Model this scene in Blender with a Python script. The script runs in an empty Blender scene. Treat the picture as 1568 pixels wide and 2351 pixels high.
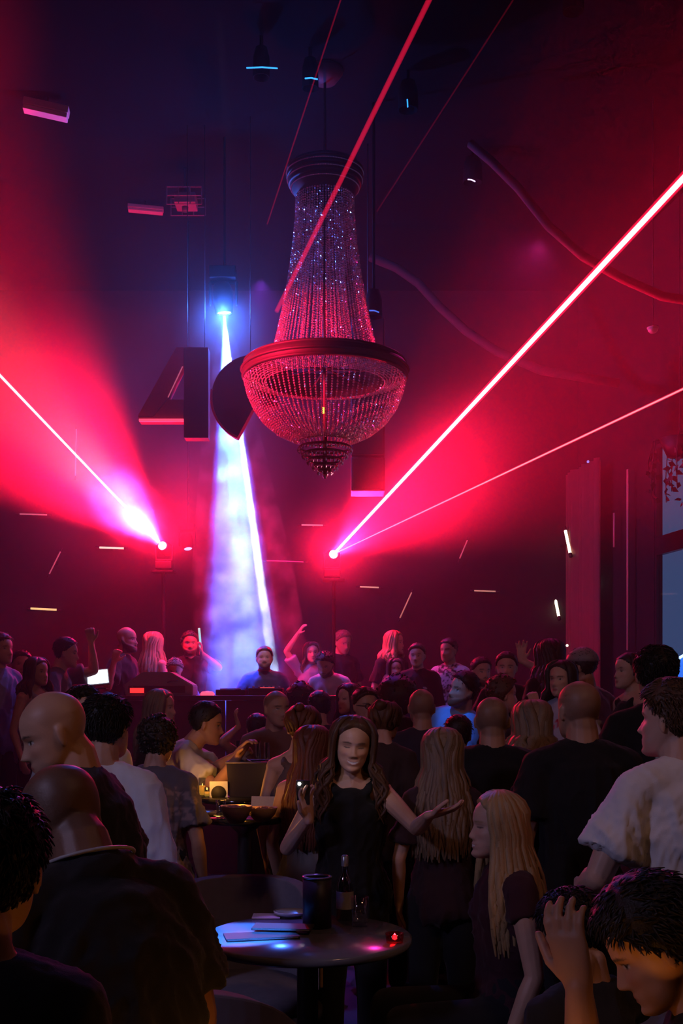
import bpy, bmesh, math, random
import numpy as np
from mathutils import Vector, Matrix
random.seed(3)
sc = bpy.context.scene
F, HY, CX, H = 2600., 1590., 784., 1.65      # focal length in pixels, horizon row, centre column, eye height
def at(px, py, d): return Vector(((px-CX)/F*d, d, H+(HY-py)/F*d))
COL = sc.collection
def link(o): COL.objects.link(o); return o
def tag(o, label=None, cat=None, group=None, kind=None):
    if label: o['label'] = label
    if cat: o['category'] = cat
    if group: o['group'] = group
    if kind: o['kind'] = kind
    return o
def part(name, me, parent=None, kind=None):
    o = bpy.data.objects.new(name, me); link(o); o.parent = parent
    if kind: o['kind'] = kind
    return o
MAT = {}; INFO = {}
def node_mat(name):
    m = bpy.data.materials.new(name); m.use_nodes = True; nt = m.node_tree; return m, nt, nt.nodes['Principled BSDF']
def flat(col, rough=.5, metal=0., name=None, spec=.5):
    key = (tuple(round(c, 4) for c in col), rough, metal, spec)
    if key not in MAT:
        m, nt, b = node_mat(name or 'plain'); 
        n = nt.nodes.new('ShaderNodeTexNoise'); n.inputs['Scale'].default_value = 14; n.inputs['Detail'].default_value = 4
        mx = nt.nodes.new('ShaderNodeMix'); mx.data_type = 'RGBA'
        mx.inputs[6].default_value = (*[c*.85 for c in col], 1); mx.inputs[7].default_value = (*[min(1, c*1.15) for c in col], 1)
        nt.links.new(n.outputs[0], mx.inputs[0]); nt.links.new(mx.outputs[2], b.inputs['Base Color'])
        b.inputs['Roughness'].default_value = rough; b.inputs['Metallic'].default_value = metal; b.inputs['Specular IOR Level'].default_value = spec
        MAT[key] = m
    return MAT[key]
def tint_mat(name, rough, spec, bump, scale, sheen=0.):
    m, nt, b = node_mat(name); a = nt.nodes.new('ShaderNodeAttribute'); a.attribute_name = 'tint'
    nt.links.new(a.outputs['Color'], b.inputs['Base Color']); b.inputs['Roughness'].default_value = rough; b.inputs['Specular IOR Level'].default_value = spec
    n = nt.nodes.new('ShaderNodeTexNoise'); n.inputs['Scale'].default_value = scale; n.inputs['Detail'].default_value = 3
    tc = nt.nodes.new('ShaderNodeTexCoord'); nt.links.new(tc.outputs['Object'], n.inputs['Vector'])
    bp = nt.nodes.new('ShaderNodeBump'); bp.inputs['Strength'].default_value = bump; bp.inputs['Distance'].default_value = .004
    nt.links.new(n.outputs[0], bp.inputs['Height']); nt.links.new(bp.outputs[0], b.inputs['Normal'])
    if sheen: b.inputs['Sheen Weight'].default_value = sheen
    MAT[name] = m
tint_mat('skin', .5, .45, .12, 200); tint_mat('cloth', .85, .25, .25, 500, .1); tint_mat('hair', .45, .4, .4, 300)
# ------------------------------------------------------------------ camera, sky, exposure, lights
cam = bpy.data.cameras.new('camera'); cam_o = link(bpy.data.objects.new('camera', cam)); sc.camera = cam_o
cam.sensor_fit = 'VERTICAL'; cam.sensor_height = 36; cam.lens = 36*F/2351; cam.shift_y = (HY-1175.5)/2351; cam.clip_start = .05
cam_o.location = (0, 0, H); cam_o.rotation_euler = (math.pi/2, 0, 0)
sc.view_settings.view_transform = 'Standard'; sc.view_settings.look = 'None'; sc.view_settings.gamma = 1; sc.view_settings.exposure = 0
sc.view_settings.use_curve_mapping = False
cy = sc.cycles; cy.use_denoising = True; cy.max_bounces = 3; cy.diffuse_bounces = 1; cy.glossy_bounces = 2; cy.transmission_bounces = 2; cy.transparent_max_bounces = 6; cy.volume_bounces = 0
cy.volume_step_rate = 4; cy.caustics_reflective = False; cy.caustics_refractive = False; cy.use_light_tree = False; cy.adaptive_threshold = .042; cy.adaptive_min_samples = 20
wd = bpy.data.worlds.new('dusk_sky'); sc.world = wd; wd.use_nodes = True
wd.node_tree.nodes['Background'].inputs[0].default_value = (.11, .20, .40, 1); wd.node_tree.nodes['Background'].inputs[1].default_value = .42
def spot(name, p, q, deg, col, e, blend=1., soft=.03):
    l = bpy.data.lights.new(name, 'SPOT'); l.energy = e; l.color = col; l.spot_size = math.radians(deg); l.spot_blend = blend; l.shadow_soft_size = soft
    o = link(bpy.data.objects.new(name, l)); o.location = p; o.rotation_euler = (Vector(q)-Vector(p)).to_track_quat('-Z', 'Y').to_euler(); return o
def point(name, p, col, e, soft=.05):
    l = bpy.data.lights.new(name, 'POINT'); l.energy = e; l.color = col; l.shadow_soft_size = soft
    o = link(bpy.data.objects.new(name, l)); o.location = p; return o
RED = (1, .004, .04); CHC = at(746, 780, 10.0)
S1 = at(372, 1252, 12.4); S2 = at(766, 1272, 12.4); B0 = at(515, 722, 11.2)
L1 = at(0, 862, 8.6); R1 = at(1568, 410, 5.2); R2 = at(1568, 893, 6.6); U1 = at(985, 0, 7.6)
# lasers: a wide fan of red in the haze, a tight halo along each beam and the glare of the lens
PINK = (1, .10, .12)
spot('red_fan_light', S1, at(0, 850, 11.2), 104, RED, 300, 1)
spot('red_fan_light', S1, at(0, 880, 10.8), 60, RED, 46000, 1)
spot('red_halo_light', S1, L1, 15, PINK, 40000, 1)
point('red_lens_light', S1+Vector((0, -.12, .03)), RED, 340)
spot('red_fan_light', S2, at(1300, 820, 10.2), 112, RED, 350, 1)
spot('red_fan_light', S2, at(1280, 860, 9.4), 52, RED, 19000, 1)
spot('red_halo_light', S2, R1, 6, PINK, 900, 1)
point('red_lens_light', S2+Vector((0, -.12, .03)), RED, 270)
# white and blue profile spot over the stage
spot('white_strip_light', B0, at(634, 1590, 11.5), 2.0, (.6, .78, 1), 420000, .4, .01)
spot('blue_beam_light', B0, at(584, 1590, 11.6), 7.0, (.06, .22, 1), 110000, .3, .01)
spot('blue_beam_light', B0, at(513, 1590, 11.6), 5.8, (.03, .13, 1), 90000, .3, .01)
spot('blue_glow_light', B0, at(560, 1590, 11.6), 16, (.03, .09, 1), 80000, 1, .01)
point('blue_lens_light', B0+Vector((0, -.12, -.05)), (.04, .16, 1), 260)
# washes under the ceiling, crowd lights, and fill spots added for single things
spot('violet_wash_light', at(600, 640, 13.6), at(560, 1700, 11.0), 80, (.34, .05, 1), 330, 1)
spot('magenta_wash_light', (2.2, 12.5, 6.6), (0.2, 8.5, 1.5), 90, (1, .03, .40), 130, 1)
spot('red_chandelier_fill', (-3.3, 7.6, 4.2), CHC+Vector((0, 0, -.25)), 22, (1, .012, .07), 5200, .9, .05)  # added fill to redden the chandelier beads, has no fixture
spot('blue_shirt_fill', (-1.0, 5.2, 6.9), at(1040, 1650, 8.1), 3.2, (.04, .25, 1), 1000, .6, .03)  # added fill standing in for the blue beam's light on the shirt
spot('cool_key_light', (-3.3, .4, 3.6), (.3, 4.6, 1.35), 64, (.62, .54, 1), 145, .8, .25)
spot('warm_house_light', (2.6, .6, 5.6), (-.3, 5.2, 1.3), 70, (1, .48, .26), 85, .8, .25)
spot('blue_table_fill', (-1.2, 3.1, 6.9), at(545, 2142, 3.75), 3.6, (.03, .2, 1), 20000, .3, .02)  # added spot in place of the blue beam's reflection on the table
spot('violet_table_fill', (.6, 3.3, 6.9), at(640, 2115, 3.9), 2.6, (.3, .16, 1), 1200, .5, .02)  # second added spot, for the violet part of that table reflection
spot('dj_fill', (-.9, 8.2, 6.7), at(607, 1525, 11.2), 5, (.75, .6, 1), 420, .6, .03)  # added fill to lift the DJ out of the dark
spot('face_fill', (-1.9, .3, 4.8), at(815, 1735, 4.45), 3.6, (1, .78, .80), 130, .7, .08)  # added fill to brighten the smiling woman's face
point('blue_ceiling_light', at(712, 200, 9.2), (.06, .14, 1), 2)
# ------------------------------------------------------------------ people
def smooth(e0, e1, x):
    t = np.clip((x-e0)/(e1-e0), 0, 1); return t*t*(3-2*t)

class Soup:
    """collects vertices and faces"""
    def __init__(s): s.v = []; s.f = []; s.n = 0
    def add(s, v, f):
        v = np.asarray(v, float).reshape(-1, 3)
        s.v.append(v); s.f += [tuple(i+s.n for i in q) for q in f]; s.n += len(v)
    def verts(s): return np.concatenate(s.v) if s.v else np.zeros((0, 3))

def loft(S, pts, rad, n=12, side=(1, 0, 0), cap=1.0):
    """closed tube along pts; rad = radius or (lateral, other) for each point"""
    P = [np.asarray(p, float) for p in pts]; R = [(r, r) if np.isscalar(r) else r for r in rad]
    side = np.asarray(side, float); side = side/np.linalg.norm(side)
    T = []
    for i in range(len(P)):
        a = P[max(i-1, 0)]; b = P[min(i+1, len(P)-1)]; t = b-a; T.append(t/(np.linalg.norm(t)+1e-9))
    rings = []
    def ring(p, t, r, k):
        l = side-t*np.dot(side, t); nl = np.linalg.norm(l)
        if nl < .12:
            q = np.array((0, 1., 0)) if abs(t[1]) < .8 else np.array((0, 0, 1.)); l = q-t*np.dot(q, t); nl = np.linalg.norm(l)
        l = l/nl; m = np.cross(t, l); a = np.arange(n)*2*math.pi/n
        return p+np.outer(np.cos(a)*r[0]*k, l)+np.outer(np.sin(a)*r[1]*k, m)
    r0 = min(R[0]); r1 = min(R[-1])
    rings.append(ring(P[0]-T[0]*r0*.9*cap, T[0], R[0], .35)); rings.append(ring(P[0]-T[0]*r0*.55*cap, T[0], R[0], .8))
    for p, t, r in zip(P, T, R): rings.append(ring(p, t, r, 1))
    rings.append(ring(P[-1]+T[-1]*r1*.55*cap, T[-1], R[-1], .8)); rings.append(ring(P[-1]+T[-1]*r1*.9*cap, T[-1], R[-1], .35))
    m = len(rings); f = []
    for i in range(m-1):
        for j in range(n):
            k = (j+1) % n; f.append((i*n+j, i*n+k, (i+1)*n+k, (i+1)*n+j))
    f.append(tuple(range(n-1, -1, -1))); f.append(tuple((m-1)*n+j for j in range(n)))
    S.add(np.concatenate(rings), f)

def ball(S, c, r, n=10):
    r = np.array((r, r, r) if np.isscalar(r) else r); c = np.asarray(c, float); v = []; f = []
    m = n
    for i in range(m+1):
        th = math.pi*i/m
        for j in range(n):
            a = 2*math.pi*j/n; v.append(c+r*np.array((math.sin(th)*math.cos(a), math.sin(th)*math.sin(a), math.cos(th))))
    for i in range(m):
        for j in range(n):
            k = (j+1) % n; f.append((i*n+j, (i+1)*n+j, (i+1)*n+k, i*n+k))
    S.add(v, f)

HZ = [0, .03, .06, .10, .14, .22, .30, .40, .50, .58, .70, .80, .88, .94, .98, 1.0]
HF = [-.33, -.385, -.40, -.395, -.385, -.395, -.385, -.38, -.37, -.395, -.385, -.345, -.27, -.185, -.10, -.02]
HB = [-.16, -.08, -.02, .03, .06, .12, .21, .31, .365, .395, .40, .37, .31, .23, .14, .06]
HW = [.06, .14, .19, .225, .25, .285, .30, .318, .328, .335, .335, .31, .258, .19, .115, .035]
def head_slices(zs):
    return np.interp(zs, HZ, HF), np.interp(zs, HZ, HB), np.interp(zs, HZ, HW)

def head_grid(ns, na, female=False, smile=0., features=True):
    """head surface in head-height units: chin z=0, crown z=1, face towards -y"""
    zs = np.concatenate([np.linspace(0, .90, ns), .9+.1*np.sin(np.linspace(0, math.pi/2, max(5, ns//6)))[1:]])
    yf, yb, w = head_slices(zs)
    k = np.array([.1, .2, .4, .2, .1])
    def sm(a):
        p = np.pad(a, 2, mode='edge'); return sum(p[i:i+len(a)]*k[i] for i in range(5))
    yf, yb, w = sm(yf), sm(yb), sm(w)
    if female: w = w*np.interp(zs, [0, .25, .45, 1], [.9, .95, .99, 1])
    a = np.linspace(0, 2*math.pi, na, endpoint=False)
    ca, sa = np.cos(a), np.sin(a)
    e = 2/2.25
    X = np.sign(ca)*np.abs(ca)**e; Y = np.sign(sa)*np.abs(sa)**e
    V = np.zeros((len(zs), na, 3))
    V[:, :, 0] = w[:, None]*X; V[:, :, 1] = ((yf+yb)/2)[:, None]+((yb-yf)/2)[:, None]*Y; V[:, :, 2] = zs[:, None]
    # the widest point of a skull sits behind the ears, the face is narrower
    V[:, :, 0] *= np.where(V[:, :, 1] < 0, 1-.22*(V[:, :, 1]/.4)**2, 1)
    if features:
        x, y, z = V[:, :, 0], V[:, :, 1], V[:, :, 2]
        front = smooth(-.05, -.25, y)
        g = lambda cx, cz, sx, sz: np.exp(-((np.abs(x)-cx)/sx)**2/2-((z-cz)/sz)**2/2)
        d = np.zeros_like(x)
        na_ = np.interp(z, [.285, .315, .345, .40, .50, .56], [0, .085, .115, .085, .035, 0])*(.72 if female else 1)
        d -= na_*np.exp(-(x/np.interp(z, [.3, .36, .42, .56], [.05, .045, .032, .03]))**2/2)
        d -= .03*g(.055, .325, .025, .022)
        d += .05*g(.135, .50, .065, .042); d -= .028*g(.135, .50, .045, .028)
        d -= (.010 if female else .02)*g(.13, .575, .09, .025)
        d -= (.025+.02*smile)*g(.2, .39-.01*smile, .07, .05)
        d -= .03*g(0, .065, .08, .045); d += .014*g(0, .13, .08, .018)
        lw = .075+.035*smile; lz = .03*smile*(x/.1)**2
        for c0, s0, am in ((.222, .016, -.024), (.172, .018, -.026), (.197, .007, .022)):
            d += am*np.exp(-(x/lw)**2/2-((z-c0-lz)/s0)**2/2)
        d += .012*g(.17, .27, .02, .06)*(0.5+smile)
        V[:, :, 1] += d*front
    f = []; m = len(zs)
    for i in range(m-1):
        for j in range(na):
            q = (j+1) % na; f.append((i*na+j, i*na+q, (i+1)*na+q, (i+1)*na+j))
    f.append(tuple(range(na-1, -1, -1))); f.append(tuple((m-1)*na+j for j in range(na)))
    return V.reshape(-1, 3), f

def hairline(y, low=.12):
    return np.interp(y, [-.42, -.30, -.17, -.04, .06, .2, .45], [.86, .82, .68, .54, .42, low+.06, low])

def wob(p, seed, k, n=6):
    rs = np.random.RandomState(seed); o = np.zeros(len(p))
    for i in range(n):
        d = rs.normal(size=3)*k*(.6+.9*rs.rand()); o += np.sin(p@d+rs.rand()*7+1.3*np.sin(p@rs.normal(size=3)*k*.5))
    return o/n

def rotm(ax, a):
    c, s = math.cos(a), math.sin(a)
    return np.array({'x': [[1, 0, 0], [0, c, -s], [0, s, c]], 'y': [[c, 0, s], [0, 1, 0], [-s, 0, c]], 'z': [[c, -s, 0], [s, c, 0], [0, 0, 1]]}[ax])

def mesh_of(name, v, f, m, smoothed=True):
    me = bpy.data.meshes.new(name); me.from_pydata([tuple(p) for p in v], [], f)
    if m is not None: me.materials.append(m)
    if smoothed: me.polygons.foreach_set('use_smooth', [True]*len(me.polygons))
    me.update(); return me

TMP = {}
def remesh(v, f, voxel, sm=1):
    """fuses overlapping closed shapes into one continuous skin; returns (verts, mesh)"""
    me = bpy.data.meshes.new('soup'); me.from_pydata([tuple(p) for p in v], [], f); me.update()
    if 'o' not in TMP:
        TMP['o'] = link(bpy.data.objects.new('soup', me))
        TMP['m'] = TMP['o'].modifiers.new('r', 'REMESH'); TMP['m'].mode = 'VOXEL'
        TMP['s'] = TMP['o'].modifiers.new('s', 'SMOOTH'); TMP['s'].factor = .5
    o = TMP['o']; old = o.data; o.data = me; TMP['m'].voxel_size = voxel; TMP['s'].iterations = sm
    if old is not me: bpy.data.meshes.remove(old)
    dg = bpy.context.evaluated_depsgraph_get(); dg.update()
    return bpy.data.meshes.new_from_object(o.evaluated_get(dg), depsgraph=dg)
def remesh_done():
    if 'o' in TMP:
        me = TMP['o'].data; bpy.data.objects.remove(TMP['o']); bpy.data.meshes.remove(me); TMP.clear()
def getv(me):
    a = np.zeros(len(me.vertices)*3); me.vertices.foreach_get('co', a); return a.reshape(-1, 3)
def getn(me):
    a = np.zeros(len(me.vertices)*3); me.vertex_normals.foreach_get('vector', a); return a.reshape(-1, 3)
def setv(me, v): me.vertices.foreach_set('co', np.ascontiguousarray(v, float).ravel()); me.update()

SKIN = {'light': (.62, .36, .26), 'tan': (.48, .26, .17), 'brown': (.30, .15, .09), 'dark': (.12, .06, .04), 'deep': (.19, .09, .055)}
HAIR = {'black': (.012, .009, .008), 'dark': (.03, .018, .013), 'brown': (.09, .04, .022), 'red': (.15, .045, .025), 'blonde': (.42, .27, .13), 'ash': (.25, .17, .11), 'grey': (.25, .22, .2)}

def person(label, px, crown, d, yaw=0, ht=None, floor=0., female=False, lean=0., side=0., hyaw=0., hpitch=0., hroll=0.,
           seat=False, skin='tan', hair='short', hcol='dark', hlen=.35, beard=0., shirt='tee', scol=(.02, .02, .022), tcol=(.015, .015, .02),
           armL=None, armR=None, smile=0., closed=False, seed=1, vox=None, girth=1., collar=None, legs='trousers', glasses=False,
           hvol=1., cap=None, print_=None):
    rs = np.random.RandomState(seed+17)
    target = np.array(at(px, crown, d)); base_z = floor
    Ry = rotm('z', math.radians(yaw))
    if vox is None: vox = float(np.clip(d*.0011, .0048, .0105))
    lean_, side_ = math.radians(lean), math.radians(side)
    fm = female
    def pose(h):
        s = h/1.75; J = {}
        hip = np.array((0, 0, .95*s)); seg = [(.14, .35), (.17, .7), (.13, 1.), (.07, 1.05)]
        pts = [hip]
        for L, k in seg:
            a = lean_*k; b = side_*k
            pts.append(pts[-1]+s*L*np.array((math.sin(b), -math.sin(a)*math.cos(b), math.cos(a)*math.cos(b))))
        J['spine'] = pts
        C = rotm('y', side_)@rotm('x', lean_)           # chest frame
        J['C'] = C
        nb = pts[4]; Hh = .240*s*(.97 if fm else 1.)
        nk = nb+C@np.array((0, -.012*s, .085*s))
        J['nb'] = nb; J['nk'] = nk; J['H'] = Hh
        R = C@rotm('x', -lean_*.55)@rotm('z', math.radians(hyaw))@rotm('x', math.radians(hpitch))@rotm('y', math.radians(hroll))
        piv = np.array((0, .10, .2))*Hh
        J['R'] = R; J['o'] = nk-R@piv
        J['crown'] = J['o']+R@np.array((0, .02, 1.))*Hh
        return s, J
    if ht is None:
        h = 1.7
        for _ in range(8):
            s, J = pose(h); h *= (target[2]-base_z)/J['crown'][2]
        dz = 0.
    else: h = ht
    s, J = pose(h)
    dz = target[2]-base_z-J['crown'][2] if seat else 0.
    off = np.array((0, 0, dz))
    for k in ('nb', 'nk', 'o', 'crown'): J[k] = J[k]+off
    sp = [p+off for p in J['spine']]
    C, R, Hh = J['C'], J['R'], J['H']
    cr = Ry@J['crown']; root = np.array((target[0]-cr[0], target[1]-cr[1], base_z))
    tolocal = lambda p: Ry.T@(np.asarray(p)-root)
    sw = (.146 if fm else .168)*s*(.5+.5*girth); g = girth
    shj = {q: sp[3]+C@np.array((q*sw, .0, .006*s)) for q in (-1, 1)}
    # ---- arms
    arms = {}
    for q, A in ((1, armL), (-1, armR)):
        A = dict(A or {}); S0 = shj[q]; la, lb = .29*s, .25*s
        if 'px' in A: T = tolocal(at(*A['px']))
        elif 'rel' in A: T = S0+C@(np.array(A['rel'])*np.array((q, 1, 1))*s)
        else: T = S0+np.array((q*.07, -.06-.03*rs.rand(), -.51))*s
        v = T-S0; D = np.linalg.norm(v); Dm = min(max(D, .12*s), (la+lb)*.995); v = v/D; T = S0+v*Dm
        pole = np.array(A.get('pole', (q*.5, .8, -.5)), float)
        if 'pole' in A: pole = pole*np.array((q, 1, 1))
        ca_ = (la*la+Dm*Dm-lb*lb)/(2*la*Dm); hh = la*math.sqrt(max(0, 1-ca_*ca_))
        pv = pole-v*np.dot(pole, v); pv /= np.linalg.norm(pv)+1e-9
        E = S0+v*la*ca_+pv*hh
        arms[q] = dict(S=S0, E=E, W=T, A=A)
    # ---- skin: head, neck, shoulders, arms, hands as one surface
    B = Soup()
    near = d < 5.6
    hv, hf = head_grid(56 if near else 34, 72 if near else 44, fm, smile)
    B.add(J['o']+(hv*Hh)@R.T, hf)
    for q in (-1, 1):
        e0 = J['o']+R@(np.array((q*.345, .03, .46))*Hh); ev = Soup()
        loft(ev, [(0, 0, -.11), (0, -.005, -.06), (0, .01, .0), (0, .025, .08), (0, .02, .115)], [(.02, .03), (.028, .05), (.034, .075), (.036, .085), (.026, .055)], 10)
        M = R@rotm('z', q*math.radians(32)); B.add(e0+(ev.verts()*Hh)@M.T, ev.f)
    nr = (.047 if fm else .06)*s*(.6+.4*g)
    lat = C@np.array((1., 0, 0))
    loft(B, [J['nb']-C@np.array((0, .0, .05))*s, J['nb'], J['nk'], J['nk']+R@np.array((0, -.04, .15))*Hh], [nr*1.25, nr*1.08, nr*.98, nr*.9], 14, lat)
    for q in (-1, 1):
        loft(B, [sp[3]+C@np.array((q*.78*sw, .01, .025))*1., J['nb']+C@np.array((q*.035, .015, .015))*s, J['nk']+C@np.array((q*.02, .03, .0))*s], [.038*s*g, .032*s, .026*s], 10)
        loft(B, [shj[q], sp[3]+C@np.array((0, 0, .035*s))], [.052*s*g, .075*s*g], 12)
    loft(B, [sp[2], sp[3]], [(sw*.8, .095*s*g), (sw*.8, .085*s*g)], 16, lat, cap=.3)
    k = (.84 if fm else 1.)*(.55+.45*g)
    for q, a in arms.items():
        S0, E, W = a['S'], a['E'], a['W']; u = E-S0
        loft(B, [S0, S0+u*.3, S0+u*.7, E], [.056*s*k, .054*s*k, .046*s*k, .04*s*k], 12)
        w = W-E
        loft(B, [E, E+w*.25, E+w*.65, W], [.04*s*k, .043*s*k, .034*s*k, (.029*s*k, .024*s*k)], 12)
        hand(B, a, q, s*(.93 if fm else 1.), C, tolocal, near)
    if legs == 'bare':
        leg_tubes(B, sp, s, seat, dz, base_z, .0, fm)
    me = remesh(B.verts(), B.f, vox, 1)
    v = getv(me); L = ((v-J['o'])@R)/Hh              # head coordinates
    col = np.ones((len(v), 4)); sk = np.array(SKIN[skin])
    mott = 1+.10*wob(v*1., seed, 60)[:, None]
    col[:, :3] = sk*mott
    hx, hy, hz = L[:, 0], L[:, 1], L[:, 2]
    inhead = (np.abs(hx) < .42) & (hy > -.62) & (hy < .5) & (hz > -.05) & (hz < 1.06)
    hc = np.array(HAIR[hcol])
    def blend(mask, c, w): 
        w = np.clip(w, 0, 1)*mask; col[:, :3] = col[:, :3]*(1-w[:, None])+np.array(c)*w[:, None]
    fr = inhead & (hy < -.2)
    blush = np.exp(-((np.abs(hx)-.17)/.08)**2-((hz-.38)/.07)**2); blend(fr, sk*np.array((1.05, .8, .8)), .5*blush)
    lw = .082+.035*smile; lz = .03*smile*(hx/.1)**2
    lips = smooth(1.25, .8, np.sqrt((hx/lw)**2+((hz-.198-lz)/.036)**2)); blend(fr, sk*np.array((.85, .42, .42)) if not fm else (.42, .09, .09), lips*.85)
    if smile > .3:
        t = smooth(1.2, .85, np.sqrt((hx/(lw*.95))**2+((hz-.200-lz)/.020)**2)); blend(fr, (.85, .8, .75), t)
    else:
        t = smooth(1.3, .7, np.sqrt((hx/lw)**2+((hz-.197-lz)/.007)**2)); blend(fr, sk*.25, t)
    br = smooth(1.3, .7, np.sqrt(((np.abs(hx)-.14)/.085)**2+((hz-.585-.02*np.cos((np.abs(hx)-.15)*14)+.02)/.016)**2)); blend(fr, hc*.8+.01, br*.85)
    if closed:
        t = smooth(1.3, .7, np.sqrt(((np.abs(hx)-.135)/.062)**2+((hz-.485+.22*((np.abs(hx)-.135)/.1)**2*-.1)/.010)**2)); blend(fr, (.03, .015, .012), t)
        t = smooth(1.4, .6, np.sqrt(((np.abs(hx)-.135)/.075)**2+((hz-.525)/.03)**2)); blend(fr, sk*.62, t*.6)
    else:
        t = smooth(1.15, .85, np.sqrt(((np.abs(hx)-.135)/.055)**2+((hz-.497)/.020)**2)); blend(fr, (.55, .5, .47), t)
        t = smooth(1.15, .8, np.sqrt(((np.abs(hx)-.135)/.021)**2+((hz-.497)/.021)**2)); blend(fr, (.03, .015, .01), t)
        t = smooth(1.3, .7, np.sqrt(((np.abs(hx)-.135)/.062)**2+((hz-.519)/.007)**2)); blend(fr, (.02, .012, .01), t)
    nos = smooth(1.2, .7, np.sqrt(((np.abs(hx)-.03)/.012)**2+((hz-.297)/.007)**2)); blend(fr & (hy < -.38), sk*.3, nos)
    if hair in ('buzz', 'bald'):
        m = smooth(-.03, .05, hz-hairline(hy, .16)); blend(inhead & (np.abs(hx) < .345), sk*.45+hc*.45, m*(.75 if hair == 'buzz' else .22))
    if beard > 0:
        bl = np.interp(hy, [-.45, -.30, -.1, .02], [.17, .25, .34, .50]); m = smooth(.03, -.03, hz-bl)*smooth(.1, .02, hy)
        mo = smooth(1.3, .7, np.sqrt((hx/.11)**2+((hz-.265)/.022)**2)); m = np.maximum(m, mo)*(1-lips*.8)*smooth(-.12, -.02, hz)
        n = getn(me); v = v+n*(.008*beard*m*inhead)[:, None]*(1+.6*wob(v, seed+3, 400))[:, None]; setv(me, v)
        blend(inhead, hc+.01, m*min(1, .55+beard*.45))
    finish(me, 'body', MAT['skin'], col)
    rt = bpy.data.objects.new('person', None); link(rt); rt.location = root; rt.rotation_euler = (0, 0, math.radians(yaw)); rt.empty_display_size = .2
    tag(rt, label, 'person', 'people in the club crowd')
    part('body', me, rt)
    # ---- shirt
    cv = float(np.clip(d*.0022, .009, .016)); gr = .011
    if shirt:
        S = Soup(); wx, wy = ((.126, .098) if fm else (.155, .115)); cx, cy = ((.148, .115) if fm else (.172, .128)); px_, py_ = ((.172, .132) if fm else (.168, .128))
        hem = -.10 if shirt != 'dress' else -.42
        dn = np.array((0, 0, -1.)) if not seat else np.array((0, -.3, -.9))
        P = [sp[0]+dn*abs(hem)*s, sp[0], sp[1], sp[2], sp[3], sp[3]+C@np.array((0, .0, .045))*s]
        Rr = [(px_*s*g+gr+(.05 if shirt == 'dress' else 0), py_*s*g+gr+(.05 if shirt == 'dress' else 0)), (px_*s*g+gr, py_*s*g+gr), (wx*s*g+gr, wy*s*g+gr), (cx*s*g+gr, cy*s*g+gr), (sw*.90+gr, .105*s*g+gr), (sw*.62, .075*s*g+gr)]
        if shirt == 'tank': P = P[:5]; Rr = Rr[:5]; Rr[4] = (sw*.66, .10*s*g+gr)
        loft(S, P, Rr, 20, lat, cap=.5)
        if fm:
            for q in (-1, 1): ball(S, sp[2]+C@np.array((q*.065, -.075*g, .04))*s, (.064*s, .055*s, .062*s))
        if shirt == 'tank':
            for q in (-1, 1):
                loft(S, [sp[3]+C@np.array((q*.075, -.075, .02))*s, J['nb']+C@np.array((q*.085, -.01, -.0))*s, sp[3]+C@np.array((q*.075, .085, .03))*s], [(.022*s, .02*s)]*3, 8, lat)
        else:
            for q in (-1, 1):
                loft(S, [shj[q], sp[3]+C@np.array((q*.0, .0, .04*s))], [.052*s*g+gr, .072*s*g+gr*.5], 14)
                loft(S, [sp[3]+C@np.array((q*.8*sw, .01, .025)), J['nb']+C@np.array((q*.052, .012, -.005))*s], [.046*s*g+gr*.8, .038*s*g+gr*.6], 10)
                a = arms[q]; S0, E, W = a['S'], a['E'], a['W']; u = E-S0; w = W-E
                fl = 1.22 if shirt != 'long' else 1.06
                if shirt in ('tee', 'dress'):
                    loft(S, [S0, S0+u*.35, S0+u*.72], [.052*s*k+gr, .056*s*k*fl+gr*.7, .066*s*k*fl+gr], 14, cap=.05)
                elif shirt == 'long':
                    loft(S, [S0, S0+u*.5, E, E+w*.5, W-w*.04], [.058*s*k+gr, .054*s*k+gr*1.2, .045*s*k+gr*1.2, .041*s*k+gr, .032*s*k+gr*.7], 14, cap=.15)
                elif shirt == 'cap':
                    loft(S, [S0, S0+u*.3], [.058*s*k+gr, .056*s*k+gr], 14, cap=.15)
        if shirt != 'tank': loft(S, [J['nb']+C@np.array((0, .006, -.06))*s, J['nb']+C@np.array((0, .006, -.012))*s], [nr*1.6+gr, nr*1.3+gr*.6], 18, lat, cap=.3)
        if collar:
            loft(S, [J['nb']+C@np.array((0, .01, -.02))*s, J['nb']+C@np.array((0, .006, .03))*s], [nr*1.45+.012, nr*1.28+.010], 18, lat, cap=.15)
        me2 = remesh(S.verts(), S.f, cv, 2)
        v2 = getv(me2); n2 = getn(me2)
        q2 = v2*np.array((1, 1, .45))
        rg = lambda a: (1-np.abs(np.clip(a*2.4, -1, 1)))**1.5
        fold = .006*wob(q2, seed+5, 22)+.013*rg(wob(q2*np.array((1, 1, .7)), seed+15, 24, 5))+.006*rg(wob(v2*np.array((1.4, 1.4, .5)), seed+6, 55, 5))-.006
        low = smooth(sp[3][2]+.03, sp[2][2], v2[:, 2])
        v2 = v2+n2*(fold*(.45+.75*low))[:, None]; setv(me2, v2)
        cc = np.ones((len(v2), 4)); cc[:, :3] = np.array(scol)*(1+.06*wob(v2, seed+8, 90))[:, None]
        if print_ is not None:
            for (u0, z0, u1, z1, pc, back) in print_:
                lx = (v2-sp[3])@C; m = (lx[:, 0] > u0) & (lx[:, 0] < u1) & (lx[:, 2] > z0) & (lx[:, 2] < z1) & ((lx[:, 1] > 0) if back else (lx[:, 1] < 0))
                m = m & (wob(v2, seed+11, 120, 4) > .12); cc[m, :3] = pc
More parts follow.
